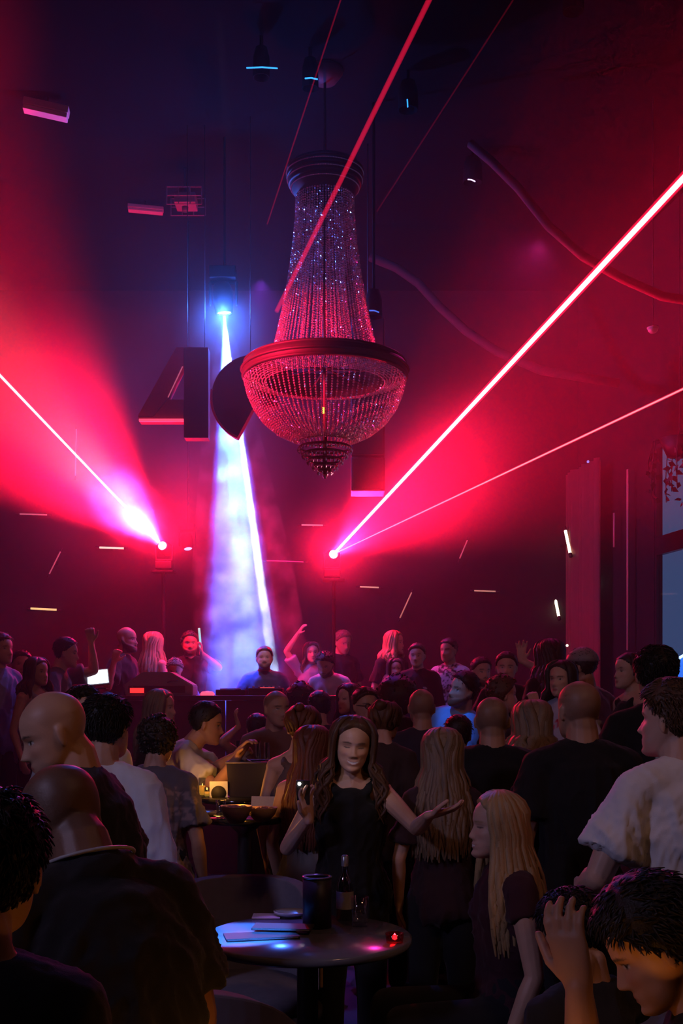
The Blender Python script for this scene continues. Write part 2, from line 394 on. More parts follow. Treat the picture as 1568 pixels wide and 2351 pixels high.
        finish(me2, 'shirt', MAT['cloth'], cc); part({'dress': 'dress', 'tank': 'tank_top', 'long': 'long_sleeved_shirt'}.get(shirt, 'shirt'), me2, rt)
        if collar and collar is not True:
            K = Soup(); ringpts(K, J['nb']+C@np.array((0, .006, .034))*s, C, nr*1.28+.016, nr*1.28+.016, .004); part('collar_trim', mesh_of('collar_trim', K.verts(), K.f, flat(collar)), rt)
    if legs == 'trousers':
        S = Soup(); loft(S, [sp[0]-np.array((0, 0, .03))*s, sp[0]+np.array((0, 0, .10))*s], [((.17 if fm else .166)*s*g, .125*s*g), (.15*s*g, .112*s*g)], 14, lat)
        leg_tubes(S, sp, s, seat, dz, base_z, .012, fm)
        me3 = remesh(S.verts(), S.f, .018, 1); v3 = getv(me3)
        cc = np.ones((len(v3), 4)); cc[:, :3] = tcol; finish(me3, 'trousers', MAT['cloth'], cc); part('trousers', me3, rt)
    for q in (-1, 1):
        S = Soup(); f0 = foot_pos(sp, s, seat, q)
        loft(S, [f0+np.array((0, .06, .035))*s, f0+np.array((0, -.03, .045))*s, f0+np.array((0, -.12, .03))*s, f0+np.array((0, -.17, .022))*s], [(.036*s, .034*s), (.04*s, .045*s), (.044*s, .03*s), (.034*s, .02*s)], 10)
        part('shoe', mesh_of('shoe', S.verts(), S.f, flat((.02, .018, .018))), rt)
    # ---- hair
    if hair not in ('buzz', 'bald', None):
        S = Soup(); nz, na_ = (48, 72) if near else (28, 40)
        cvv, cf = head_grid(nz, na_, fm, 0, False)
        y, z = cvv[:, 1], cvv[:, 2]
        low = {'short': .16, 'curly': .12, 'afro': .2}.get(hair, .08)
        m = smooth(-.035, .035, z-hairline(y, low)-(.07*np.exp(-(cvv[:, 0]/.14)**2) if hair in ('long', 'wavy') else 0)*(y < 0)+.012*wob(cvv, seed+2, 28))
        ctr = np.array((0, .03, .52)); nrm = cvv-ctr; nrm /= np.linalg.norm(nrm, axis=1)[:, None]
        th = {'short': .065, 'curly': .12, 'afro': .34, 'long': .06, 'bun': .05, 'wavy': .09, 'top': .06}[hair]*hvol
        top = smooth(.55, .95, z)
        thick = th*(.55+.6*top) if hair in ('short', 'top') else th*np.ones(len(z))
        nzk = wob(cvv, seed+4, {'curly': 45, 'afro': 40}.get(hair, 30), 8)
        nz2 = wob(cvv*np.array((1, .5, .35)), seed+9, 110, 6)
        amp = {'curly': .55, 'afro': .22}.get(hair, .28)
        rr = -.06+(.06+thick*(1+amp*nzk)+.010*nz2)*m
        if hair == 'top': rr += .06*smooth(.75, 1, z)*smooth(.1, -.3, y)*m
        cvv = cvv+nrm*rr[:, None]
        S.add(J['o']+(cvv*Hh)@R.T, cf)
        if hair in ('short', 'top'):
            idx = np.where((m > .35) & (z < .985))[0]
            for j in rs.choice(idx, 1500 if near else 200):
                p0 = cvv[j]; nn = nrm[j]; fl = np.array((0, .35, -.75)) if p0[2] < .8 else np.array((.5*np.sign(p0[0]+.05), -.9 if p0[1] < -.05 else .6, .15))
                fl = fl+rs.normal(size=3)*.28; fl = fl-nn*np.dot(fl, nn); fl /= np.linalg.norm(fl)+1e-9; L0 = (.06+.05*rs.rand())*(.7+.25*hvol)*(1 if p0[2] > .6 else .7)
                q = [p0-nn*.012, p0+fl*L0*.5+nn*.008, p0+fl*L0+nn*.006*(1+rs.rand())]
                loft(S, [J['o']+R@(a_*Hh) for a_ in q], [(.011*Hh, .010*Hh), (.010*Hh, .009*Hh), (.003*Hh, .003*Hh)], 4, R@np.cross(fl, nn))
        if hair == 'bun':
            bc = J['o']+R@(np.array((0, .36, .93))*Hh); b = Soup(); ball(b, (0, 0, 0), .2*Hh*hvol, 16); bv = b.verts(); bv = bv*(1+.12*wob(bv, seed+5, 90))[:, None]; S.add(bc+bv, b.f)
        if hair in ('curly', 'afro'):
            for i in range(700 if near else 260):
                j = rs.randint(len(cvv))
                if m[j] > .8: ball(S, J['o']+R@((cvv[j])*Hh), (.018+.03*rs.rand())*Hh, 5)
        if hair in ('long', 'wavy', 'bun'):
            n = (300 if near else 90) if hair != 'bun' else 40
            for i in range(n):
                a = rs.uniform(-1, 1); phi = np.sign(a)*(math.radians(66)+abs(a)*math.radians(114)) if hair != 'bun' else np.sign(a)*rs.uniform(1.35, 3.1)
                out = .035+.06*rs.rand()*hvol+(.03 if hair == 'wavy' else 0)
                P = []
                zz = [1.0, .95, .86, .72, .55, .38, .22]
                if hair == 'bun': zz = [.95, .8, .65, .5, .38][:rs.randint(3, 6)]
                for z0 in zz:
                    f_, b_, w_ = head_slices(z0)
                    if hair != 'bun' and z0 < .55: f_, b_, w_ = -.37, .42, .325
                    cc_ = (f_+b_)/2; hd = (b_-f_)/2
                    ph = phi*(.82+.18*min(1, (1-z0)*2))
                    P.append(J['o']+R@(np.array(((w_+out)*math.sin(ph), cc_-(hd+out)*math.cos(ph)*1., z0+out*.6*max(0, z0-.6)*2))*Hh))
                if hair != 'bun':
                    e = P[-1]; L0 = hlen*(.75+.35*rs.rand()); bk = R@np.array((0, 1., 0)); side_dir = R@np.array((1., 0, 0))
                    dirn = e-(J['o']+R@(np.array((0, .1, .2))*Hh)); dirn[2] = 0; dirn /= np.linalg.norm(dirn)+1e-9
                    ph0 = rs.rand()*6.28
                    for t in ((.12, .25, .38, .5, .62, .75, .87, 1.) if hair == 'wavy' else (.2, .4, .6, .8, 1.)):
                        wv = (.022 if hair == 'wavy' else .008)*math.sin(ph0+t*9)
                        P.append(e+dirn*(.045*math.sin(t*2.2))+side_dir*wv+bk*.02*t+np.array((0, 0, -L0*t)))
                r0 = (.0095 if near else .017)*(1+.6*rs.rand())
                rad = [r0*.5, r0*.8]+[r0]*(len(P)-4)+[r0*.75, r0*.3]
                loft(S, P, [(r, r*.6) for r in rad], 5, R@np.array((math.cos(phi), math.sin(phi), 0)))
        hv2 = S.verts(); me4 = mesh_of('hair', hv2, S.f, None)
        cc = np.ones((len(hv2), 4)); cc[:, :3] = hc*(1+.35*wob(hv2*np.array((1, 1, .25)), seed+12, 160, 4))[:, None]
        finish(me4, 'hair', MAT['hair'], np.clip(cc, .003, 1)); part('hair', me4, rt)
    if cap is not None:
        S = Soup(); cvv, cf = head_grid(24, 36, fm, 0, False); z, y = cvv[:, 2], cvv[:, 1]
        m = smooth(.60, .66, z+.15*(y+.1)*0); ctr = np.array((0, .03, .52)); nrm = cvv-ctr; nrm /= np.linalg.norm(nrm, axis=1)[:, None]
        cvv = cvv+nrm*(-.07+.16*m)[:, None]; S.add(J['o']+(cvv*Hh)@R.T, cf)
        br_ = [(np.array((.30*math.sin(a), -.30-.34*math.cos(a)*.9-.0, .68-.05*math.cos(a)))) for a in np.linspace(-1.3, 1.3, 9)]
        bot = [J['o']+R@(p*Hh) for p in br_]; top = [J['o']+R@((p*np.array((.95, .55, 1))+np.array((0, 0, .03)))*Hh) for p in br_]
        for dz_ in (0, ):
            vv = bot+top+[p+np.array((0, 0, .008)) for p in bot]+[p+np.array((0, 0, .008)) for p in top]; n9 = 9; ff = []
            for i in range(8): ff += [(i, i+1, n9+i+1, n9+i), (2*n9+i+1, 2*n9+i, 3*n9+i, 3*n9+i+1), (i+1, i, 2*n9+i, 2*n9+i+1)]
            S.add(vv, ff)
        part('cap', mesh_of('cap', S.verts(), S.f, flat(cap)), rt)
    if glasses:
        S = Soup()
        for q in (-1, 1):
            c = J['o']+R@(np.array((q*.135, -.46, .5))*Hh); ringpts(S, c, R@rotm('x', math.pi/2), .085*Hh, .07*Hh, .004)
            loft(S, [J['o']+R@(np.array((q*.22, -.45, .51))*Hh), J['o']+R@(np.array((q*.34, .03, .53))*Hh)], [.003, .003], 6)
        loft(S, [J['o']+R@(np.array((-.05, -.475, .51))*Hh), J['o']+R@(np.array((.05, -.475, .51))*Hh)], [.003, .003], 6)
        part('glasses', mesh_of('glasses', S.verts(), S.f, flat((.01, .01, .01))), rt)
    INFO[label] = dict(root=rt, J=J, Ry=Ry, pos=root, arms=arms, toworld=lambda p: root+Ry@np.asarray(p))
    return rt

def ringpts(S, c, M, ra, rb, r, n=24):
    pts = [np.asarray(c)+M@np.array((ra*math.cos(t), rb*math.sin(t), 0)) for t in np.linspace(0, 2*math.pi, n+1)]
    loft(S, pts, [r]*(n+1), 6, M@np.array((0, 0, 1.)))

def foot_pos(sp, s, seat, q):
    if seat: return np.array((q*.11*s, sp[0][1]-.42*s, 0))
    return np.array((q*.10*s, .03*s, 0))
def leg_tubes(S, sp, s, seat, dz, base_z, gr, fm):
    for q in (-1, 1):
        hp = sp[0]+np.array((q*.085*s, 0, -.03*s)); ft = foot_pos(sp, s, seat, q)+np.array((0, 0, .09*s))
        if seat: kn = np.array((q*.12*s, sp[0][1]-.42*s, sp[0][2]+.0)); kn[2] = max(min(kn[2], .62*s+.1), .45*s)
        else: kn = (hp*.47+ft*.53)+np.array((0, -.03*s, 0))
        loft(S, [hp, hp*.6+kn*.4, kn], [.082*s+gr, .075*s+gr, .055*s+gr], 12); loft(S, [kn, kn*.65+ft*.35, ft], [.055*s+gr, .054*s+gr, .036*s+gr*1.6], 12)

def hand(B, a, q, s, C, tolocal, near):
    A = a['A']; E, W = a['E'], a['W']; f = W-E; f /= np.linalg.norm(f)
    if 'dir' in A: f = np.array(A['dir'], float)*np.array((q, 1, 1)); f /= np.linalg.norm(f)
    nrm = np.array(A.get('palm', (-1, 0, 0)), float)*np.array((q, 1, 1)); nrm = nrm-f*np.dot(nrm, f)
    if np.linalg.norm(nrm) < .1: nrm = np.array((0, -1., 0)); nrm = nrm-f*np.dot(nrm, f)
    nrm /= np.linalg.norm(nrm); l = np.cross(f, nrm)*q          # l points to the thumb side
    if 'thumb' in A and np.dot(l, np.array(A['thumb'])*np.array((q, 1, 1))) < 0: l = -l
    curl = math.radians(A.get('curl', 28)); sp_ = A.get('spread', .0)
    loft(B, [W-f*.01*s, W+f*.03*s, W+f*.07*s, W+f*.09*s], [(.027*s, .021*s), (.036*s, .019*s), (.041*s, .015*s), (.040*s, .012*s)], 12, l)
    for i, (o, L) in enumerate(((.031, .072), (.0105, .08), (-.0105, .075), (-.031, .058))):
        p = W+f*.088*s+l*o*s; d0 = f+l*o*(3+sp_*14); d0 /= np.linalg.norm(d0); pts = [p-d0*.02*s, p]; ang = curl*.35
        for frac in (.42, .32, .26):
            dd = d0*math.cos(ang)+nrm*math.sin(ang); p = p+dd*L*s*frac; pts.append(p); ang += curl*1.05
        r = (.0092 if near else .0105)*s*(1 if i < 3 else .88)
        loft(B, pts, [r*1.05, r*1.02, r, r*.93, r*.8], 8, l)
    t0 = W+f*.022*s+l*.026*s; d1 = f*.62+l*.75+nrm*.30; d1 /= np.linalg.norm(d1); d2 = f*.85+l*.42+nrm*(.25+.3*math.sin(curl)); d2 /= np.linalg.norm(d2)
    loft(B, [t0, t0+d1*.038*s, t0+d1*.038*s+d2*.03*s, t0+d1*.038*s+d2*.055*s], [.0135*s, .0118*s, .0105*s, .009*s], 8)

def finish(me, name, m, col):
    me.name = name; me.materials.clear(); me.materials.append(m)
    at_ = me.color_attributes.new('tint', 'FLOAT_COLOR', 'POINT'); at_.data.foreach_set('color', np.ascontiguousarray(col, dtype=np.float32).ravel())
    me.polygons.foreach_set('use_smooth', [True]*len(me.polygons)); me.update()
# ------------------------------------------------------------------ mesh helpers
def bm_box(S, a, b):
    v = [(x, y, z) for x in (a[0], b[0]) for y in (a[1], b[1]) for z in (a[2], b[2])]
    S.add(v, [(0, 1, 3, 2), (4, 6, 7, 5), (0, 4, 5, 1), (2, 3, 7, 6), (0, 2, 6, 4), (1, 5, 7, 3)])
def bevel(me, w, seg=2):
    bm = bmesh.new(); bm.from_mesh(me); bmesh.ops.bevel(bm, geom=bm.edges[:], offset=w, segments=seg, affect='EDGES', profile=.6); bm.to_mesh(me); bm.free(); return me
def box_me(name, a, b, m, bv=0.):
    S = Soup(); bm_box(S, a, b); me = mesh_of(name, S.verts(), S.f, m, False)
    return bevel(me, bv) if bv else me
def lathe_me(name, prof, m, n=40, smoothed=True):
    """prof: (radius, z) pairs, closed at the axis where radius is 0"""
    v = []; f = []; k = len(prof)
    for r, z in prof:
        for j in range(n): a = 2*math.pi*j/n; v.append((max(r, 1e-4)*math.cos(a), max(r, 1e-4)*math.sin(a), z))
    for i in range(k-1):
        for j in range(n): q = (j+1) % n; f.append((i*n+j, i*n+q, (i+1)*n+q, (i+1)*n+j))
    me = mesh_of(name, v, f, m, smoothed)
    return me
def tube_me(name, pts, r, m, n=8):
    S = Soup(); loft(S, pts, [r]*len(pts) if np.isscalar(r) else r, n, (.3, .5, .8), cap=.3); return mesh_of(name, S.verts(), S.f, m)
def prism_me(name, poly, y0, y1, m, bv=0.):
    """poly: (x, z) outline extruded along y"""
    n = len(poly); v = [(x, y0, z) for x, z in poly]+[(x, y1, z) for x, z in poly]
    f = [tuple(range(n)), tuple(range(2*n-1, n-1, -1))]+[((i+1) % n, i, n+i, n+(i+1) % n) for i in range(n)]
    me = mesh_of(name, v, f, m, False)
    bm = bmesh.new(); bm.from_mesh(me); bmesh.ops.recalc_face_normals(bm, faces=bm.faces[:])
    if bv: bmesh.ops.bevel(bm, geom=bm.edges[:], offset=bv, segments=2, affect='EDGES')
    bm.to_mesh(me); bm.free(); return me
def thing(name, label, cat, loc=(0, 0, 0), rz=0., group=None):
    o = link(bpy.data.objects.new(name, None)); o.location = loc; o.rotation_euler = (0, 0, rz); o.empty_display_size = .1
    return tag(o, label, cat, group)
def single(name, me, label, cat, loc=(0, 0, 0), rot=(0, 0, 0), group=None, kind=None):
    o = part(name, me); o.location = loc; o.rotation_euler = rot; return tag(o, label, cat, group, kind)
def emit(col, s, name='glow'):
    key = ('e', col, s)
    if key not in MAT:
        m, nt, b = node_mat(name); b.inputs['Base Color'].default_value = (*[c*.5 for c in col], 1); b.inputs['Emission Color'].default_value = (*col, 1); b.inputs['Emission Strength'].default_value = s; m.cycles.emission_sampling = 'NONE'
        MAT[key] = m
    return MAT[key]
def glass(col=(.9, .95, 1), gl=.12, name='clear_glass'):
    key = ('g', col, gl)
    if key not in MAT:
        m = bpy.data.materials.new(name); m.use_nodes = True; nt = m.node_tree; nt.nodes.clear()
        o = nt.nodes.new('ShaderNodeOutputMaterial'); t = nt.nodes.new('ShaderNodeBsdfTransparent'); g = nt.nodes.new('ShaderNodeBsdfGlossy'); x = nt.nodes.new('ShaderNodeMixShader'); x.inputs[0].default_value = .03+gl*.5
        t.inputs[0].default_value = (*col, 1); g.inputs['Roughness'].default_value = .05
        nt.links.new(t.outputs[0], x.inputs[1]); nt.links.new(g.outputs[0], x.inputs[2]); nt.links.new(x.outputs[0], o.inputs[0]); MAT[key] = m
    return MAT[key]
def struct(name, me, parent=None):
    o = part(name, me, parent)
    if parent is None: o['kind'] = 'structure'
    return o

# ------------------------------------------------------------------ the room
CEIL = 7.15; YB = 15.5
wall_m = flat((.012, .010, .012), .85); floor_m = flat((.05, .045, .045), .5); ceil_m = flat((.005, .005, .006), .95, 0., 'ceiling_black', .05); black_m = flat((.018, .017, .02), .6); steel_m = flat((.16, .16, .17), .4, .8)
for n_ in ceil_m.node_tree.nodes:
    if n_.type == 'TEX_NOISE': n_.inputs['Scale'].default_value = .8; n_.inputs['Detail'].default_value = 0
    if n_.type == 'MIX': n_.inputs[6].default_value = (.0049, .0049, .0059, 1); n_.inputs[7].default_value = (.0051, .0051, .0061, 1)
def rwx(y): return 3.66-.17*(y-13)            # the right wall closes in towards the stage
struct('floor', box_me('floor', (-6.6, -3.2, -.2), (7.2, YB+.3, 0), floor_m))
struct('ceiling', box_me('ceiling', (-6.6, -3.2, CEIL), (7.2, YB+.3, CEIL+.2), ceil_m))
struct('wall_back', box_me('wall_back', (-6.6, YB, 0), (rwx(YB)+.25, YB+.3, CEIL), wall_m))
struct('wall_left', box_me('wall_left', (-6.8, -3.2, 0), (-6.6, YB+.3, CEIL), wall_m))
struct('wall_rear', box_me('wall_rear', (-6.8, -3.4, 0), (7.2, -3.2, CEIL), wall_m))
# right wall around a tall window
WY0, WY1, WZ0, WZ1 = 8.4, 13.16, .5, 4.52
S = Soup(); T = .08
def rw_piece(y0, y1, z0, z1, off=0., th=T):
    v = [(rwx(y)+o, y, z) for y in (y0, y1) for o in (off, off+th) for z in (z0, z1)]
    S.add(v, [(0, 1, 3, 2), (4, 6, 7, 5), (0, 4, 5, 1), (2, 3, 7, 6), (0, 2, 6, 4), (1, 5, 7, 3)])
rw_piece(-3.2, WY0, 0, CEIL); rw_piece(WY1, YB, 0, CEIL); rw_piece(WY0, WY1, WZ1, CEIL); rw_piece(WY0, WY1, 0, WZ0)
struct('wall_right', mesh_of('wall_right', S.verts(), S.f, wall_m, False))
win = link(bpy.data.objects.new('window_1', None)); win.location = (rwx(10.7), 10.7, WZ0); win['kind'] = 'structure'; WIN = np.array(win.location)
fr_m = flat((.03, .03, .035), .4, .3)
def wpart(name, m, *a, **k):
    global S
    S = Soup(); rw_piece(*a, **k); return part(name, mesh_of(name, S.verts()-WIN, S.f, m, False), win)
zm = 3.48
for nm, (y0, y1, z0, z1) in {'stile': (WY1-.05, WY1, WZ0, WZ1), 'stile ': (WY0, WY0+.05, WZ0, WZ1), 'head_rail': (WY0+.05, WY1-.05, WZ1-.05, WZ1), 'sill_rail': (WY0+.05, WY1-.05, WZ0, WZ0+.06), 'transom_bar': (WY0+.05, WY1-.05, zm-.24, zm-.03)}.items():
    wpart(nm.strip(), fr_m, y0, y1, z0, z1, .005, .07)
wpart('mullion', fr_m, 10.6, 10.68, WZ0+.06, zm-.24, .005, .07); wpart('mullion', fr_m, 10.6, 10.68, zm-.03, WZ1-.05, .005, .07)
for y0, y1 in ((WY0+.05, 10.6), (10.68, WY1-.05)):
    for z0, z1 in ((WZ0+.06, zm-.24), (zm-.03, WZ1-.05)): wpart('pane', glass((.8, .88, 1), .1), y0, y1, z0, z1, .03, .012)
# raised areas
single('stage_platform', box_me('stage_platform', (-6.58, 10.35, .002), (3.2, YB-.02, .5), black_m), 'black raised stage platform under the DJ desk', 'stage')
single('terrace_step', box_me('terrace_step', (1.2, 6.6, .002), (3.9, 10.3, .25), floor_m), 'low dark raised terrace below the window', 'platform')
single('terrace_step', box_me('terrace_step', (-6.58, 8.2, .002), (-1.75, 10.3, .35), floor_m), 'low dark raised terrace left of the DJ desk', 'platform')

# ------------------------------------------------------------------ haze
def vol_mat(name, dens, aniso, noise=None, col=(1, 1, 1)):
    m = bpy.data.materials.new(name); m.use_nodes = True; nt = m.node_tree; nt.nodes.clear(); o = nt.nodes.new('ShaderNodeOutputMaterial'); v = nt.nodes.new('ShaderNodeVolumeScatter')
    v.inputs['Density'].default_value = dens; v.inputs['Anisotropy'].default_value = aniso; v.inputs['Color'].default_value = (*col, 1); nt.links.new(v.outputs[0], o.inputs['Volume'])
    if noise:
        sc_, lo, hi = noise; tc = nt.nodes.new('ShaderNodeTexCoord'); n = nt.nodes.new('ShaderNodeTexNoise'); n.inputs['Scale'].default_value = sc_; n.inputs['Detail'].default_value = 5; n.inputs['Roughness'].default_value = .6
        mr = nt.nodes.new('ShaderNodeMapRange'); mr.inputs[1].default_value = lo; mr.inputs[2].default_value = hi; mr.inputs[3].default_value = 0; mr.inputs[4].default_value = dens
        nt.links.new(tc.outputs['Object'], n.inputs['Vector']); nt.links.new(n.outputs[0], mr.inputs[0]); nt.links.new(mr.outputs[0], v.inputs['Density'])
    return m
poly = [(-6.55, 5.6), (rwx(5.6)-.06, 5.6), (rwx(YB)-.06, YB-.06), (-6.55, YB-.06)]
v = [(x, y, z) for z in (.03, CEIL-.04) for x, y in poly]
me = mesh_of('club_haze', v, [(3, 2, 1, 0), (4, 5, 6, 7)]+[(i, (i+1) % 4, 4+(i+1) % 4, 4+i) for i in range(4)], vol_mat('haze', .010, .3), False)
single('club_haze', me, 'thin stage haze hanging over the stage half of the club', 'haze', kind='stuff')
# ------------------------------------------------------------------ chandelier
CD = 10.0; PXM = CD/F; CH = np.array(at(746, 1590, CD)); czp = lambda py: H+(1590-py)*PXM
bead_m, nt, b = node_mat('crystal_bead'); b.inputs['Base Color'].default_value = (.75, .62, .66, 1); b.inputs['Roughness'].default_value = .22; b.inputs['Metallic'].default_value = .6; b.inputs['Coat Weight'].default_value = .6; b.inputs['Coat Roughness'].default_value = .05
brass_m = flat((.06, .035, .035), .6, .3)
chand = thing('chandelier', 'huge crystal bead chandelier with flared column and basket bowl', 'chandelier', (CH[0], CH[1], czp(1100)))
CZ = czp(1100)
def bead(S, p, r, tall=1.):
    p = np.asarray(p); o = [(r, 0, 0), (0, r, 0), (-r, 0, 0), (0, -r, 0), (0, 0, r*tall), (0, 0, -r*tall)]
    S.add([p+np.array(q) for q in o], [(0, 1, 4), (1, 2, 4), (2, 3, 4), (3, 0, 4), (1, 0, 5), (2, 1, 5), (3, 2, 5), (0, 3, 5)])
def strand_me(name, prof, step, r, seed=0):
    """beads along a (radius, z) curve in the xz plane, each turned its own way"""
    P = np.array([(a*PXM, 0, czp(z)-CZ) for a, z in prof]); L = np.concatenate([[0], np.cumsum(np.linalg.norm(np.diff(P, axis=0), axis=1))]); S = Soup(); rs = np.random.RandomState(seed)
    for t in np.arange(step*(.3+.4*rs.rand()), L[-1], step):
        B = Soup(); bead(B, (0, 0, 0), r, 1.1); M = rotm('z', rs.rand()*3)@rotm('x', rs.normal()*.35)
        S.add(np.array([np.interp(t, L, P[:, i]) for i in range(3)])+B.verts()@M.T, B.f)
    return mesh_of(name, S.verts(), S.f, bead_m, False)
def around(name, prof, step, r, n, ph=0.):
    ms = [strand_me(name, prof, step, r, k) for k in range(5)]
    for i in range(n): o = part(name, ms[(i*7) % 5], chand); o.rotation_euler = (0, 0, 2*math.pi*(i+ph)/n)
def lat_part(name, prof, m, n=72):
    return part(name, lathe_me(name, [(r*PXM, czp(z)-CZ) for r, z in prof], m, n), chand)
around('column_strand', [(66, 452), (67, 500), (74, 570), (84, 640), (97, 710), (109, 765), (122, 818)], .0215, .0105, 66)
around('inner_strand', [(40, 455), (42, 560), (48, 680), (60, 800)], .024, .009, 24, .3)
around('bowl_strand', [(186, 872), (178, 905), (164, 938), (142, 968), (112, 993), (80, 1008), (56, 1014)], .021, .0105, 90)
lat_part('top_crown', [(60, 455), (70, 448), (84, 420), (87, 398), (82, 384), (74, 380), (70, 388), (72, 400), (68, 420), (56, 446), (60, 455)], brass_m)
for z, r in ((392, 87), (408, 87), (424, 83)): lat_part('crown_band', [(r-2, z-4), (r+2, z), (r-2, z+4), (r-5, z), (r-2, z-4)], brass_m)
for i, z in enumerate((400, 416, 434)):
    S = Soup(); n = 150; r = (88, 86, 78)[i]*PXM
    for k in range(n): bead(S, (r*math.cos(2*math.pi*k/n), r*math.sin(2*math.pi*k/n), czp(z)-CZ), .008)
    part('crown_bead_row', mesh_of('crown_bead_row', S.verts(), S.f, bead_m, False), chand)
lat_part('rim_ring', [(120, 824), (150, 822), (182, 834), (191, 848), (189, 862), (180, 870), (172, 862), (170, 846), (120, 836), (120, 824)], brass_m, 96)
for z, r in ((836, 186), (852, 193), (866, 190)): lat_part('rim_band', [(r-3, z-4), (r+1.5, z), (r-3, z+4), (r-6, z), (r-3, z-4)], brass_m, 96)
for i in range(9):
    S = Soup(); r = (187-i*6.2)*PXM; n = int(2*math.pi*r/.0175)
    for k in range(n): bead(S, (r*math.cos(2*math.pi*k/n), r*math.sin(2*math.pi*k/n), czp(868+i*1.5)-CZ), .0075)
    part('rim_bead_row', mesh_of('rim_bead_row', S.verts(), S.f, bead_m, False), chand)
drop_m, nt, b = node_mat('crystal_drop'); b.inputs['Base Color'].default_value = (.9, .75, .78, 1); b.inputs['Roughness'].default_value = .08; b.inputs['Metallic'].default_value = .8
for i, (z, r) in enumerate(((1012, 63), (1028, 62), (1042, 52), (1056, 41), (1069, 29), (1080, 17))):
    t = lat_part('tier_ring', [(r-3, z-3), (r, z), (r-3, z+3), (r-6, z), (r-3, z-3)], brass_m, 48)
    if i:
        S = Soup(); n = int(r*.62)
        for k in range(n): bead(S, (r*PXM*math.cos(2*math.pi*k/n), r*PXM*math.sin(2*math.pi*k/n), czp(z+6)-CZ), .0095, 2.2)
        part('tier_drops', mesh_of('tier_drops', S.verts(), S.f, drop_m, False), t)
S = Soup(); ball(S, (0, 0, czp(1093)-CZ), (.02, .02, .026), 10); part('finial', mesh_of('finial', S.verts(), S.f, drop_m, False), chand)
part('stem', tube_me('stem', [(0, 0, czp(1088)-CZ), (0, 0, czp(830)-CZ), (0, 0, czp(400)-CZ)], .02, brass_m), chand)
for k in range(8):
    a = k*math.pi/4+.2; part('rim_spoke', tube_me('rim_spoke', [(0, 0, czp(846)-CZ), (178*PXM*math.cos(a), 178*PXM*math.sin(a), czp(846)-CZ)], .008, brass_m, 6), chand)
part('hanging_rod', tube_me('hanging_rod', [(0, 0, czp(400)-CZ), (0, 0, CEIL-CZ)], .012, brass_m), chand)
part('ceiling_rose', lathe_me('ceiling_rose', [(0, CEIL-CZ-.12), (.10, CEIL-CZ-.11), (.16, CEIL-CZ-.03), (.16, CEIL-CZ-.001), (0, CEIL-CZ-.001)], brass_m, 24), chand)
part('lit_lamp', box_me('lit_lamp', (-.02, -.2, czp(962)-CZ), (-.002, -.19, czp(948)-CZ), emit((.75, 1, .12), 1.2)), chand)
# ------------------------------------------------------------------ signs and speakers hung in front of the stage
sign_m = flat((.06, .015, .025), .7); sign2_m = flat((.3, .06, .09), .7); trim_m = flat((.5, .03, .07), .5)
def px_poly(pts, d): return [((x-CX)/F*d, H+(HY-y)/F*d) for x, y in pts]
D4 = 10.9
s4 = thing('hanging_figure_sign', 'large flat hanging sign shaped like a figure 4 beside the white beam', 'sign', at(450, 1005, D4))
def hung(name, pts, d, th, m, root, bv=.004):
    o0 = np.array(root.location); p = [(x-o0[0], z-o0[2]) for x, z in px_poly(pts, d)]; return part(name, prism_me(name, p, d-o0[1], d-o0[1]+th, m, bv), root)
hung('upright', [(422, 797), (478, 797), (478, 1005), (422, 1005)], D4, .16, sign_m, s4)
hung('diagonal_stroke', [(404, 797), (421.5, 797), (421.5, 838), (384, 916), (352, 955), (316, 955)], D4, .16, sign2_m, s4)
hung('crossbar', [(316, 956), (352, 956), (384, 917), (421.5, 917), (421.5, 966), (318, 966)], D4, .16, sign2_m, s4)
hung('lit_edge', [(319, 961), (421, 961), (421, 967), (319, 967)], D4-.03, .03, emit((1, .05, .12), 1.6), s4, .001)
part('neon_line', tube_me('neon_line', [at(386, 912, D4-.02)-Vector(s4.location), at(419, 842, D4-.02)-Vector(s4.location)], .006, emit((1, .2, .35), .4), 6), s4)
for x in (430, 470): part('hanging_wire', tube_me('hanging_wire', [np.array(at(x, 797, D4+.08))-np.array(s4.location), np.array((at(x, 797, D4+.08)[0], D4+.08, CEIL))-np.array(s4.location)], .004, black_m, 6), s4)
sc_ = thing('hanging_disc_sign', 'large dark hanging disc sign with a wedge cut out behind the chandelier', 'sign', at(575, 1010, 10.75))
DD = 10.75; c0 = (582, 912); arc = [(c0[0]+98*math.cos(t), c0[1]+98*math.sin(t)) for t in np.linspace(math.radians(-80), math.radians(-248), 40)]
arc = [(583+98*math.cos(t), 913+99*math.sin(t)) for t in np.linspace(math.radians(290), math.radians(113), 44)]
hung('disc', arc+[(583, 932), (640, 932)], DD, .15, sign_m, sc_)
rim = [at(x, y, DD-.01)-Vector(sc_.location) for x, y in arc]
part('red_edge', tube_me('red_edge', rim[24:], .012, trim_m, 6), sc_)
part('hanging_wire', tube_me('hanging_wire', [at(575, 816, DD+.07)-Vector(sc_.location), Vector((at(575, 816, DD+.07)[0], DD+.07, CEIL))-Vector(sc_.location)], .004, black_m, 6), sc_)
